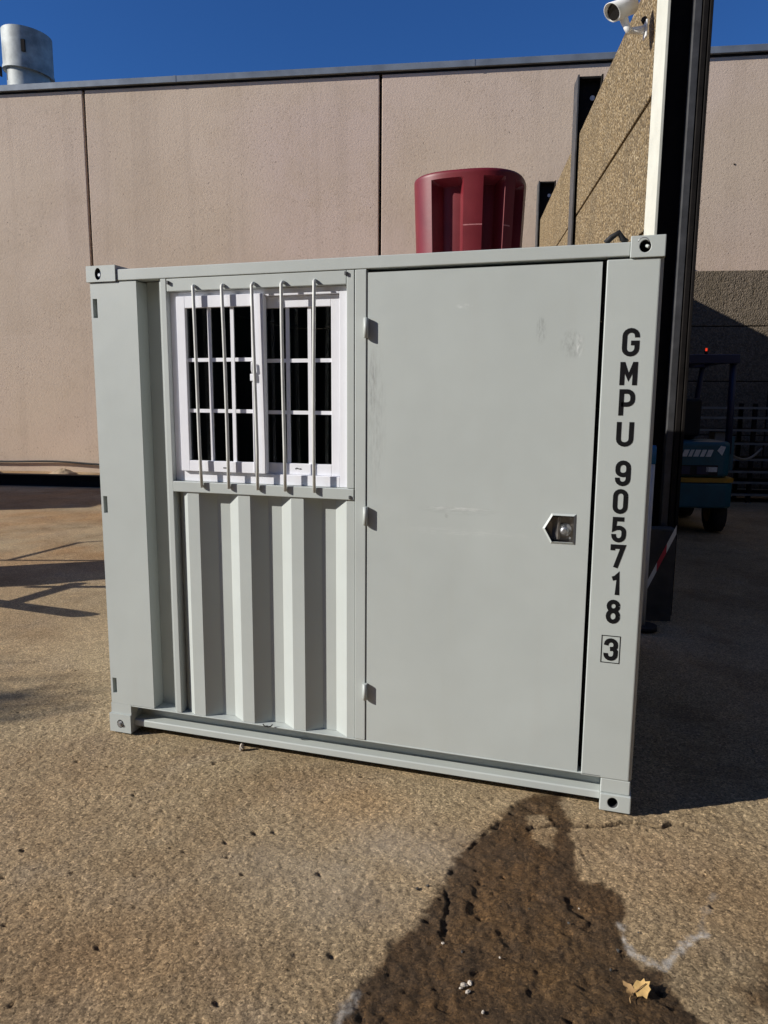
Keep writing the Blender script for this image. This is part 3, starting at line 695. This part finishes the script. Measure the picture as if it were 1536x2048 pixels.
for ch, x, zt, zb, w in (('G', 2.312, 1.892, 1.793, .060), ('M', 2.310, 1.779, 1.681, .061), ('P', 2.312, 1.672, 1.570, .056), ('U', 2.309, 1.560, 1.463, .061),
                         ('9', 2.313, 1.409, 1.315, .055), ('0', 2.310, 1.301, 1.209, .054), ('5', 2.311, 1.194, 1.099, .053), ('7', 2.311, 1.088, .992, .054),
                         ('1', 2.312, .978, .885, .052), ('8', 2.307, .871, .778, .053), ('3', 2.306, .716, .628, .053)):
    wpart(glyph(ch, x, zb, w, zt-zb, 0.0166), 'painted_character', M_INK, 0, post_r)
m = MB(); ringbox(m, 2.296, 2.367, 0.617, 0.728, 0.0028, -0.0011, -0.0002); wpart(m, 'painted_box', M_INK, 0, post_r)
# a bent wire left hanging on the ledge under the corrugated sheet, and a strap end on the roof rail
m = MB(); m.tube([(0.832, -0.006, 0.152), (0.842, -0.012, 0.147), (0.862, -0.012, 0.146), (0.874, -0.010, 0.149), (0.880, -0.006, 0.158)], 0.0028, 6)
w_ = m.build('bent_wire', M_DSTEEL); tag(w_, 'short bent dark wire caught on the ledge below the corrugated sheet', 'wire')

# ------------------------------------------------------------------ maroon tub on the container roof
def make_tub():
    cx, cy = 1.525, 1.12; ZS = 0.885; t = thing('plastic_tub', 'maroon ribbed plastic tub standing upside down on container roof', 'tub', (cx, cy, 2.172))
    n = 300; H = 0.655
    zs = [0, .05, .12, .2, .30, .355, .361, .42, .52, .585, .598, .612, .63, .638, .645, .650, .653, H]
    def shape(a, z):
        s = 0.262+0.024*z/H                       # widens upwards
        ex = 2.0/2.7; ca, sa = math.cos(a), math.sin(a)
        x = s*math.copysign(abs(ca)**ex, ca); y = s*0.95*math.copysign(abs(sa)**ex, sa)
        # recessed channels around the tub
        k = math.degrees(a) % 360; dep = 0.0
        for c0 in (258, 300, 343, 25, 70, 115, 160):
            d = abs((k-c0+180) % 360-180); dep = max(dep, min(1, max(0, (12.5-d)/1.0)))
        fade = 1-float(sstep(0.585, 0.612, np.array(z)))
        g = 1-0.26*dep*fade
        rr = 1.0
        if z > 0.637: rr = 1-0.06*(1-math.sqrt(max(0, 1-((z-0.637)/0.0185)**2)))
        return x*g*rr, y*g*rr
    m = MB(); rows = []
    for z in zs:
        rows.append(len(m.v)); m.v += [(*shape(2*math.pi*k/n, z), z*ZS) for k in range(n)]
    for r in range(len(zs)-1):
        for k in range(n):
            a = 360*k/n
            scr = abs(zs[r]-0.355) < 1e-6 and (270 < a < 288 or 312 < a < 324)
            m.f.append([rows[r]+k, rows[r]+(k+1) % n, rows[r+1]+(k+1) % n, rows[r+1]+k]); m.m.append(1 if scr else 0); m.sm.append(True)
    m.f.append([rows[-1]+k for k in range(n)]); m.m.append(0); m.sm.append(False)
    o = m.build('shell', [M_TUB, M_TUBSCR], t)
    me = o.data
    es = o.modifiers.new('split', 'EDGE_SPLIT'); es.split_angle = R(38)
    MB().tube([(0.268*math.cos(a), 0.256*math.sin(a), 0.012) for a in np.linspace(0, 2*math.pi, 49)], 0.016, 8).build('rim', M_TUB, t)
make_tub()
# strap end lying on the roof rail
m = MB(); m.tube([(0, 0, 0), (0.02, -0.004, 0.018), (0.045, 0.0, 0.034), (0.06, 0.006, 0.012), (0.075, 0.01, 0.0)], 0.011, 7)
tag(m.build('strap_end', M_RUBBER, loc=(2.235, 0.035, 2.202)), 'black strap end lying on the roof rail near the right corner', 'strap')

# ------------------------------------------------------------------ security camera on the cream column
def make_cctv():
    # frame: x away from sunny face(+), so the camera hangs towards -x ; y along wall ; z up
    base = gold(3.05, 2.47, 0.0)
    def px_on(x, y, n):
        d = cf + cr*(x-768)/FPX - cu*(y-1024)/FPX; t = (n - CAM @ GN)/(d @ GN); return CAM+d*t
    B = px_on(1294, 57, 3.05)
    c = thing('security_camera', 'white bullet security camera on bracket fixed to cream column', 'camera', B, TG-math.pi/2); c.scale = (0.86, 0.86, 0.86)
    m = MB(); m.box(-0.022, -0.001, -0.05, 0.05, -0.085, 0.06); m.build('mount_plate', M_WHITEPL, c, 0.008)
    m = MB(); m.tube([(-0.02, 0, -0.01), (-0.06, 0, -0.012), (-0.155, -0.01, -0.015)], [0.040, 0.033, 0.024], 14); m.build('arm', M_WHITEPL, c)
    m = MB(); m.tube([(-0.150, -0.02, -0.035), (-0.175, -0.01, 0.01), (-0.20, 0, 0.075), (-0.215, 0.0, 0.10)], [0.030, 0.030, 0.036, 0.034], 14); m.build('knuckle', M_WHITEPL, c)
    ax = np.array([-0.72, -0.50, -0.42]); ax /= np.linalg.norm(ax); mid = np.array([-0.222, -0.01, 0.165])
    bk = mid-ax*0.13; fr = mid+ax*0.115
    m = MB(); m.tube([bk-ax*0.02, bk, mid, fr], [0.05, 0.070, 0.072, 0.072], 24); body = m.build('body', M_WHITEPL, c)
    # hood around the lens
    u = np.cross(ax, [0, 0, 1]); u /= np.linalg.norm(u); v = np.cross(u, ax)
    m = MB(); n = 28; rings = []
    for rr, s0 in ((0.077, -0.05), (0.079, 0.12), (0.073, 0.12), (0.071, 0.0)):
        rings.append([mid+ax*s0*1.0+ax*(0.055 if s0 == 0.12 else 0)*math.sin(2*math.pi*k/n)*0.55+ax*0.02+rr*(u*math.cos(2*math.pi*k/n)+v*math.sin(2*math.pi*k/n)) for k in range(n)])
    P = [p for r in rings for p in r]
    f = [(i*n+k, i*n+(k+1) % n, (i+1)*n+(k+1) % n, (i+1)*n+k) for i in range(3) for k in range(n)]
    m.add(P, f, 0, True); m.build('hood', M_WHITEPL, c)
    m = MB(); m.tube([fr, fr+ax*0.004], 0.066, 24); m.build('lens', M_LENS, c)
    m = MB(); m.tube([mid+v*0.076+u*-0.03, mid+v*0.086+u*-0.034], 0.014, 8); m.build('screw_cap', M_LENS, c)
    m = MB(); m.tube([(-0.012, 0.03, 0.07), (-0.02, 0.05, 0.10)], 0.028, 10); m.build('cable_gland', M_RUBBER, c)
make_cctv()

# ------------------------------------------------------------------ shaded bay: forklift, rack, tape, poles
M_TEAL = simple('teal_paint', (0.012, 0.10, 0.145), 0.4, 0.2, 4)
M_NAVY = simple('navy_paint', (0.02, 0.025, 0.07), 0.45, 0.2)
M_YEL = simple('yellow_paint', (0.45, 0.24, 0.02), 0.5, 0.15)
M_LOGO = simple('pale_vinyl', (0.72, 0.74, 0.74), 0.5, 0.15, 50)
M_TYRE = simple('tyre_rubber', (0.018, 0.018, 0.018), 0.85, 0.3, 20, 0.3)
M_BLUEPL = simple('blue_plastic', (0.02, 0.16, 0.42), 0.4, 0.1)
M_REDTAPE = simple('red_tape', (0.55, 0.03, 0.06), 0.45, 0.1)
M_PALE = simple('pale_galvanised', (0.22, 0.22, 0.21), 0.5, 0.2, 6)
M_TIMBER = simple('dark_timber', (0.06, 0.045, 0.032), 0.85, 0.3)
def red_led():
    t = NT('red_light'); t.b.inputs['Base Color'].default_value = (0.6, 0.02, 0.01, 1)
    t.b.inputs['Emission Color'].default_value = (1.0, 0.06, 0.02, 1); t.b.inputs['Emission Strength'].default_value = 0.7; return t.m
M_LED = red_led()
def make_forklift():
    P = gold(4.50, 5.95); f = thing('forklift', 'teal forklift with navy overhead guard parked in the shaded bay', 'forklift', P, TG-math.pi/2)
    # local x right, y forward (away from the viewer), z up, rear of the truck at y=0
    W = 0.56
    m = MB(); prof = [(-W, 0.06), (-W+0.10, 0.0), (W-0.10, 0.0), (W, 0.06), (W, 1.9), (-W, 1.9)]
    m.prism(prof, 'z', 0.34, 0.66); body = m.build('counterweight', M_TEAL, f, 0.03, 3)
    m = MB(); m.prism([(-W-.004, 0.055), (-W+0.10, -0.006), (W-0.10, -0.006), (W+.004, 0.055), (W+.004, 1.85), (-W-.004, 1.85)], 'z', 0.662, 0.715); m.build('stripe', M_YEL, f)
    m = MB(); m.prism([(-W+0.04, 0.09), (-W+0.13, 0.03), (W-0.13, 0.03), (W-0.04, 0.09), (W-0.04, 0.75), (-W+0.04, 0.75)], 'z', 0.717, 1.16); m.build('engine_cover', M_TEAL, f, 0.05, 3)
    m = MB(); m.box(-0.40, 0.36, 0.020, 0.032, 0.745, 0.87); m.build('grille', M_RUBBER, f)
    for k in range(3): MB().box(-0.33+k*0.22, -0.19+k*0.22, 0.012, 0.021, 0.76, 0.855).build('vent_opening', M_NAVY, f)
    # badge: pale slanted marks in a row
    xs = -0.30
    for k, wd in enumerate((0.05, 0.07, 0.05, 0.06, 0.04, 0.06, 0.05, 0.06)):
        MB().prism([(xs, 0.975), (xs+wd, 0.975), (xs+wd+0.03, 1.06), (xs+0.03, 1.06)], 'y', 0.024, 0.029).build('badge_mark', M_LOGO, f)
        xs += wd+0.018
    MB().prism([(0.34, 1.05), (0.40, 0.99), (0.44, 1.10), (0.38, 1.11)], 'y', 0.026, 0.029).build('badge_mark', M_LOGO, f)
    MB().box(0.22, 0.35, 0.012, 0.019, 0.79, 0.85).build('data_plate', M_LOGO, f)
    # seat
    s = MB(); s.box(-0.24, 0.24, 0.55, 1.0, 1.16, 1.28); st = s.build('seat', M_RUBBER, f, 0.04, 3)
    MB().prism([(0.42, 1.20), (0.55, 1.20), (0.50, 1.68), (0.40, 1.68)], 'x', -0.25, 0.25).build('backrest', M_RUBBER, f, 0.04, 3)
    # guard
    for sx in (-1, 1):
        m = MB(); m.tube([(sx*(W-0.05), 0.16, 1.0), (sx*(W-0.05), 0.20, 2.16)], 0.042, 8); m.build('guard_post', M_NAVY, f)
        m = MB(); m.tube([(sx*(W-0.06), 1.72, 0.9), (sx*(W-0.06), 1.28, 2.16)], 0.038, 8); m.build('guard_post', M_NAVY, f)
    m = MB(); ringfl = [(-W, W, 0.12, 0.24), (-W, W, 1.22, 1.34)]
    for a in ringfl: m.box(a[0], a[1], a[2], a[3], 2.10, 2.21)
    for k in range(6): x = -W+0.03+k*(2*W-0.06)/5; m.box(x-0.025, x+0.025, 0.24, 1.22, 2.12, 2.19)
    m.build('guard_roof', M_NAVY, f, 0.01)
    m = MB(); m.tube([(0.05, 1.42, 1.05), (0.10, 1.15, 2.11)], 0.03, 8); m.build('hose_guard', M_NAVY, f)
    m = MB(); m.tube([(0.18, 0.2, 2.205), (0.18, 0.2, 2.25)], 0.02, 8); m.build('lamp_stalk', M_RUBBER, f)
    m = MB(); m.tube([(0.18, 0.2, 2.25), (0.18, 0.2, 2.285)], 0.012, 8); m.build('tail_lamp', M_LED, f)
    for sx in (-1, 1):
        for y in (0.36, 1.62):
            r = 0.25 if y < 1 else 0.30; x = sx*(W-0.09)
            m = MB(); m.tube([(x-0.09, y, r), (x-0.075, y, r), (x+0.075, y, r), (x+0.09, y, r)], [r*0.8, r, r, r*0.8], 20); wh = m.build('wheel', M_TYRE, f)
            m = MB(); m.tube([(x-0.095, y, r), (x+0.095, y, r)], r*0.5, 14); m.build('rim', M_YEL, wh)
    for sx in (-0.22, 0.22): MB().box(sx-0.06, sx+0.06, 1.95, 2.05, 0.06, 2.0).build('mast_rail', M_DSTEEL, f)
    MB().box(-0.45, 0.45, 2.05, 2.10, 0.2, 0.65).build('carriage', M_DSTEEL, f)
    for sx in (-0.25, 0.25): MB().box(sx-0.05, sx+0.05, 2.10, 3.1, 0.06, 0.11).build('fork', M_DSTEEL, f)
    MB().box(W-0.02, W+0.035, 0.20, 0.26, 0.80, 1.22).build('side_panel', M_TEAL, f)
make_forklift()
def make_rack():
    P = gold(5.6, 9.2); r = thing('steel_rack', 'dark storage rack with thin pale shelf edges behind the forklift', 'rack', P, TG-math.pi/2)
    for x in (-1.1, 0.9, 2.9):
        for y in (0, 0.6): MB().box(x-0.03, x+0.03, y, y+0.06, 0, 1.62).build('upright', M_DSTEEL, r)
    for k, z in enumerate((0.14, 0.34, 0.52, 0.72, 0.98, 1.20, 1.40, 1.56)):
        sh = MB().box(-1.1, 2.9, 0.012, 0.66, z-0.02, z).build('shelf', M_TIMBER, r)
        MB().box(-1.1, 2.9, -0.016, 0.010, z-0.03, z+0.006).build('shelf_edge', M_PALE, sh)
make_rack()
for k, (x, z, w, h, lab) in enumerate(((0.42, 1.006, 0.22, 0.15, 'small pale carton on the upper rack shelf'), (1.45, 0.746, 0.35, 0.16, 'wide grey carton on the middle rack shelf'))):
    P = gold(5.6+x, 9.26, z); b = thing('carton', lab, 'box', P, TG-math.pi/2, 'cartons on the rack')
    bo = MB().box(-w/2, w/2, 0, 0.3, 0, h).build('body', M_PALE, b, 0.006); MB().box(-w/2-.001, w/2+.001, 0.12, 0.18, h, h+0.002).build('tape', M_LOGO, b)
# pale hose sagging from the forklift to the rack
a0 = gold(5.06, 6.2, 1.0); a1 = gold(6.6, 9.1, 0.9)
pts = [a0+(a1-a0)*u+np.array([0, 0, -0.12*math.sin(math.pi*u)]) for u in np.linspace(0, 1, 14)]
tag(MB().tube(pts, 0.018, 8).build('hose', M_PALE), 'pale hose sagging from the forklift towards the rack', 'hose')
# things that stand between container and column
def make_barrier_post():
    d = cf + cr*(1305-768)/FPX - cu*(940-1024)/FPX; P = CAM+d*((2.0-CAM @ GV)/(d @ GV)); P[2] = 0
    p = thing('barrier_post', 'white barrier post with blue head behind the container corner', 'post', P, TG-math.pi/2)
    m = MB(); m.tube([(0, 0, 0), (0, 0, 0.03)], 0.10, 16); m.build('base', M_RUBBER, p)
    m = MB(); m.tube([(0, 0, 0.03), (0, 0, 1.20)], 0.016, 12); m.build('shaft', M_WHITEPL, p)
    m = MB(); m.tube([(0, 0, 1.20), (0, 0, 1.31), (0, 0, 1.33)], [0.020, 0.020, 0.014], 12); m.build('head', M_BLUEPL, p)
make_barrier_post()
def make_tape():
    d0 = gold(3.30, 2.21, 0.70); d1 = gold(3.01, 2.06, 0.16)
    t = thing('barrier_tape', 'red and white barrier tape slung from column to post', 'tape', d1)
    n = 4; cols = [M_WHITEPL, M_WHITEPL, M_REDTAPE, M_WHITEPL]
    for k in range(n):
        u0, u1 = k/n, (k+1)/n; a = (d1-d1)+(d0-d1)*u0; b = (d0-d1)*u1
        w = np.array([0, 0, 0.035]); th = GV*0.0012
        m = MB(); m.add([a-w, b-w, b+w, a+w, a-w+th, b-w+th, b+w+th, a+w+th], [(0,1,2,3),(7,6,5,4),(0,4,5,1),(1,5,6,2),(2,6,7,3),(3,7,4,0)])
        m.build('red_band' if cols[k] is M_REDTAPE else 'white_band', cols[k], t)
make_tape()

# ------------------------------------------------------------------ foot of the warehouse wall: beam, cable, heaps
bm = thing('steel_beam', 'long dark steel beam lying along the foot of the warehouse', 'beam', yard(-6.0, 9.35), TH)
MB().box(-8, 3.2, 0.09, 0.11, 0.016, 0.194).build('web', M_DSTEEL, bm)
MB().box(-8, 3.2, 0, 0.20, 0.0, 0.016).build('flange', M_DSTEEL, bm); MB().box(-8, 3.2, 0, 0.20, 0.194, 0.21).build('flange', M_DSTEEL, bm)
pts = [yard(a, 11.95, 0.205+0.02*math.sin(a*1.3)+0.012*math.sin(a*3.1)+(0.0 if a > -8.4 else (a+8.4)*0.02)) for a in np.linspace(-13, -2, 60)]
tag(MB().tube(pts, 0.022, 8).build('cable', M_RUBBER), 'black cable running along the foot of the pink wall', 'cable')
M_SAND = simple('sandy_dirt', (0.36, 0.27, 0.17), 0.95, 0.3, 5, 0.8, 30)
def heap(name, c, rx, ry, h, label, cat, mat, seed):
    n, mrows = 26, 7; m = MB(); rnd = random.Random(seed)
    rows = []
    for j in range(mrows):
        u = j/(mrows-1)
        rows.append([((1-u)*rx*math.cos(2*math.pi*k/n)*(1+0.15*rnd.uniform(-1, 1)), (1-u)*ry*math.sin(2*math.pi*k/n)*(1+0.15*rnd.uniform(-1, 1)), h*math.sin(u*math.pi/2)*(1+0.2*rnd.uniform(-1, 1))-0.01*(j == 0)) for k in range(n)])
    m.add([p for r in rows for p in r], [(j*n+k, j*n+(k+1) % n, (j+1)*n+(k+1) % n, (j+1)*n+k) for j in range(mrows-1) for k in range(n)], 0, True)
    return tag(m.build(name, mat, loc=c, rotz=TH), label, cat)
heap('dirt_heap', yard(-7.25, 11.5, -0.01), 0.32, 0.26, 0.11, 'small sandy heap below the cable beside the container', 'heap', M_SAND, 3)
heap('dirt_heap', yard(-9.35, 11.45, -0.01), 0.65, 0.34, 0.16, 'dark dirt heap at the photo edge below the cable', 'heap', M_CONC, 4)

# ------------------------------------------------------------------ unseen gear added left of the view to throw the shadows on the ground
TLm = math.tan(EL)
def caster(gx, gy, h):      # where a point of height h stands whose shadow falls at the ground point gx, gy
    s = h/TLm; return (gx-LX*s, gy-LY*s, h)
def make_trolley():
    H = 0.95
    c0 = caster(-2.9, 2.9, H)
    t = thing('shadow_trolley', 'dark steel platform trolley added unseen left of the view for its shadows', 'trolley', (c0[0], c0[1], 0))
    def loc(p): return (p[0]-c0[0], p[1]-c0[1], p[2])
    def bar(a, b, ha, hb, r, name): MB().tube([loc(caster(*a, ha)), loc(caster(*b, hb))], r, 8).build(name, M_DSTEEL, t)
    G = lambda x, y: tuple(ground_px(x, y)[:2])
    # platform seen as the broad shadow
    q4 = [G(-160, 1142), G(60, 1128), G(200, 1120), G(300, 1125), G(300, 1152), G(190, 1158), G(60, 1170), G(-160, 1180)]
    pl = [loc(caster(*p, H)) for p in q4]; n = len(pl)
    m = MB(); m.add([(x, y, z) for x, y, z in pl]+[(x, y, z-0.04) for x, y, z in pl], [tuple(range(n-1, -1, -1)), tuple(range(n, 2*n))]+[(i, (i+1) % n, n+(i+1) % n, n+i) for i in range(n)])
    m.build('platform', M_DSTEEL, t)
    bar(G(-200, 1119), G(330, 1119), 1.1, 1.1, 0.025, 'rail')
    bar(G(10, 1120), G(155, 1083), 1.1, 1.6, 0.02, 'handle'); bar(G(155, 1083), G(330, 1072), 1.6, 1.7, 0.02, 'handle')
    bar(G(-200, 1178), G(165, 1229), 0.5, 0.5, 0.055, 'drawbar'); bar(G(20, 1205), G(150, 1165), 0.5, H, 0.04, 'brace')
    bar(G(60, 1172), G(300, 1172), 0.8, 0.8, 0.035, 'cross_member')
    for (x, y) in (q4[0], q4[-1], q4[3]):
        p = loc(caster(x, y, H)); MB().tube([(p[0], p[1], 0.0), (p[0], p[1], H-0.03)], 0.035, 8).build('leg', M_DSTEEL, t)
make_trolley()
def make_stack():
    # unseen stack of boards added so that its shade lies in front of the beam
    c = yard(-12.7, 4.7); s = thing('shade_stack', 'tall stack of dark boards added unseen left of the view for its shade', 'stack', c, TH)
    for k in range(10): MB().box(-2.4+random.uniform(-.05, .05), 2.2+random.uniform(-.04, .04), 0.0+random.uniform(-.04, .04), 2.9, k*0.33, k*0.33+0.30).build('bundle', M_TIMBER, s, 0.01)
    for k in range(9): MB().box(-1.9, -1.8, 0.05, 2.2, k*0.33+0.30, k*0.33+0.33).build('batten', M_TIMBER, s); 
    for k in range(9): MB().box(1.7, 1.8, 0.05, 2.2, k*0.33+0.30, k*0.33+0.33).build('batten', M_TIMBER, s)
make_stack()

# ------------------------------------------------------------------ small things on the ground
M_LEAF = simple('dry_leaf', (0.56, 0.36, 0.13), 0.7, 0.25, 40, 0.2, 120)
M_LEAF2 = simple('brown_leaf', (0.33, 0.20, 0.08), 0.75, 0.3, 40, 0.2, 120)
def make_leaf():
    P = ground_px(1272, 1980, 0.0); l = thing('dead_leaf', 'dry yellow brown leaf lying on the wet stain', 'leaf', (P[0], P[1], 0.0))
    def blade(outl, name, mat, tip):
        n = len(outl); c = np.mean(np.array(outl), 0); cz = tip
        m = MB(); v = [(x, y, z*0.62) for x, y, z in outl]+[(c[0], c[1], c[2]*0.62-0.004)]
        v2 = [(x, y, z-0.0012) for x, y, z in v]
        m.add(v, [(i, (i+1) % n, n) for i in range(n)], 0, True); m.add(v2, [((i+1) % n, i, n) for i in range(n)], 0, True); return m.build(name, mat, l)
    blade([(0.002, -0.026, .004), (0.016, -0.024, .012), (0.027, -0.030, .010), (0.031, -0.016, .020), (0.038, -0.006, .028), (0.033, 0.006, .026), (0.037, 0.018, .036), (0.024, 0.017, .030), (0.021, 0.026, .034), (0.012, 0.018, .024), (0.002, 0.022, .022), (-0.004, 0.008, .026), (-0.010, 0.000, .012), (-0.004, -0.012, .014)], 'blade', M_LEAF, 0)
    blade([(-0.008, -0.026, .003), (-0.003, -0.012, .012), (-0.013, 0.004, .018), (-0.024, 0.012, .010), (-0.036, 0.017, .012), (-0.034, 0.006, .005), (-0.028, -0.004, .008), (-0.026, -0.018, .003), (-0.016, -0.022, .006)], 'lobe', M_LEAF2, 0)
    MB().tube([(-0.004, -0.018, 0.009), (0.010, -0.002, 0.012), (0.026, 0.010, 0.019)], 0.0012, 5).build('vein', M_LEAF2, l)
    MB().tube([(-0.010, -0.02, 0.006), (-0.018, -0.04, 0.004), (-0.016, -0.055, 0.003)], 0.0014, 6).build('stalk', M_LEAF2, l)
make_leaf()
M_STONE = simple('pale_stone', (0.52, 0.46, 0.38), 0.9, 0.3, 40, 0.5, 90)
def stone(x, y, s, label, group=None, mat=M_STONE, asp=(1, .8, .6), seed=0, name='stone_chip'):
    rnd = random.Random(seed*31+5); P = ground_px(x, y); m = MB(); nu, nv = 9, 6; V = []
    for j in range(nv+1):
        for k in range(nu):
            th = math.pi*j/nv; ph = 2*math.pi*k/nu; r = s*(1+rnd.uniform(-.28, .28))
            V.append((r*asp[0]*math.sin(th)*math.cos(ph), r*asp[1]*math.sin(th)*math.sin(ph), r*asp[2]*math.cos(th)+s*asp[2]*0.5))
    m.add(V, [(j*nu+k, (j+1)*nu+k, (j+1)*nu+(k+1) % nu, j*nu+(k+1) % nu) for j in range(nv) for k in range(nu)])
    return tag(m.build(name, mat, loc=(P[0], P[1], -0.004), rotz=rnd.uniform(0, 6)), label, 'stone', group)
stone(484, 1497, 0.016, 'pale broken stone beside the container under the corrugated sheet', seed=1, asp=(0.8, .7, 1.2), name='broken_stone')
for k, (x, y, s) in enumerate(((928, 1968, .010), (940, 1964, .009), (936, 1982, .008), (922, 1974, .006), (966, 2022, .006))):
    stone(x, y, s, 'pale stone chip in a small cluster on the wet stain', 'pale stone chips on the wet stain', seed=10+k, asp=(1.1, .7, .4))
for k in range(12):
    x, y = rng.uniform(820, 1330), rng.uniform(1730, 2040)
    stone(x, y, rng.uniform(.003, .0065), 'tiny pebble scattered on the wet stain', 'tiny pebbles on the wet stain', seed=40+k, mat=(M_STONE if k % 4 == 0 else M_CONC), name='pebble')

# ------------------------------------------------------------------ behind the viewer: workshop front (added unseen: cuts sky light, darkens the window panes) and a tree that shades the left edge
M_CLAD = simple('dark_green_blocker', (0.035, 0.045, 0.04), 0.6, 0.2, 2)
def make_blocker():
    w = thing('blocker', 'dark clad workshop added unseen behind the viewer to cut sky light', 'building', (9.0, -8.4, 0), R(3))
    m = MB(); n = 92; pts = []
    for k in range(n): x = -15+k*0.326; pts += [(x, 0.0), (x+0.16, 0.0), (x+0.20, -0.04), (x+0.286, -0.04)]
    m.prism(pts+[(15, -8), (-15, -8)], 'z', 0.0, 9.2); m.build('wall', M_CLAD, w)
    MB().box(-15.2, 15.2, -8.2, 0.12, 9.2, 9.4).build('roof', M_FLASH, w, 0.02)
    for x in (-9.5, -1.5): 
        d = MB().box(x-1.9, x+1.9, 0.005, 0.06, 0.0, 3.8).build('shutter', M_GREYST, w)
        for k in range(12): MB().box(x-1.85, x+1.85, 0.061, 0.075, 0.1+k*0.31, 0.36+k*0.31).build('slat', M_GREYST, d)
make_blocker()
M_LEAFG = simple('green_leaf', (0.055, 0.085, 0.025), 0.6, 0.3, 3)
M_BARK = simple('bark', (0.10, 0.08, 0.06), 0.9, 0.3, 12, 0.6)
def make_tree():
    hc = 4.3; P = caster(-1.64, -0.20, hc); t = thing('yard_tree', 'leafy tree standing outside the view on the left', 'tree', (P[0], P[1], 0))
    m = MB(); m.tube([(0, 0, -0.05), (0.03, 0.02, 1.2), (-0.04, 0.05, 2.4), (0.02, 0, 3.6), (0.05, 0.02, 4.6)], [0.13, 0.10, 0.085, 0.06, 0.02], 10)
    rt = random.Random(5)
    tips = []
    for k in range(14):
        z = 3.3+k*0.06; a = k*2.4; L = rt.uniform(0.2, 0.48); e = (L*math.cos(a), L*math.sin(a), z+rt.uniform(0.2, 0.5)); tips.append(e)
        m.tube([(0, 0.02, z), (e[0]*0.5, e[1]*0.5, z+(e[2]-z)*0.4), e], [0.035, 0.022, 0.008], 6)
    m.build('trunk', M_BARK, t)
    m = MB()
    for e in tips:
        for k in range(260):
            c = np.array(e)+np.array([rt.gauss(0, .17), rt.gauss(0, .17), rt.gauss(0, .13)])
            u = np.array([rt.gauss(0, 1) for _ in range(3)]); u /= np.linalg.norm(u); v = np.cross(u, [rt.gauss(0, 1) for _ in range(3)]); v /= np.linalg.norm(v)
            L = rt.uniform(.04, .07)
            m.add([c-u*L, c+v*L*.45, c+u*L, c-v*L*.45], [(0, 1, 2, 3)])
    m.build('crown', M_LEAFG, t)
make_tree()
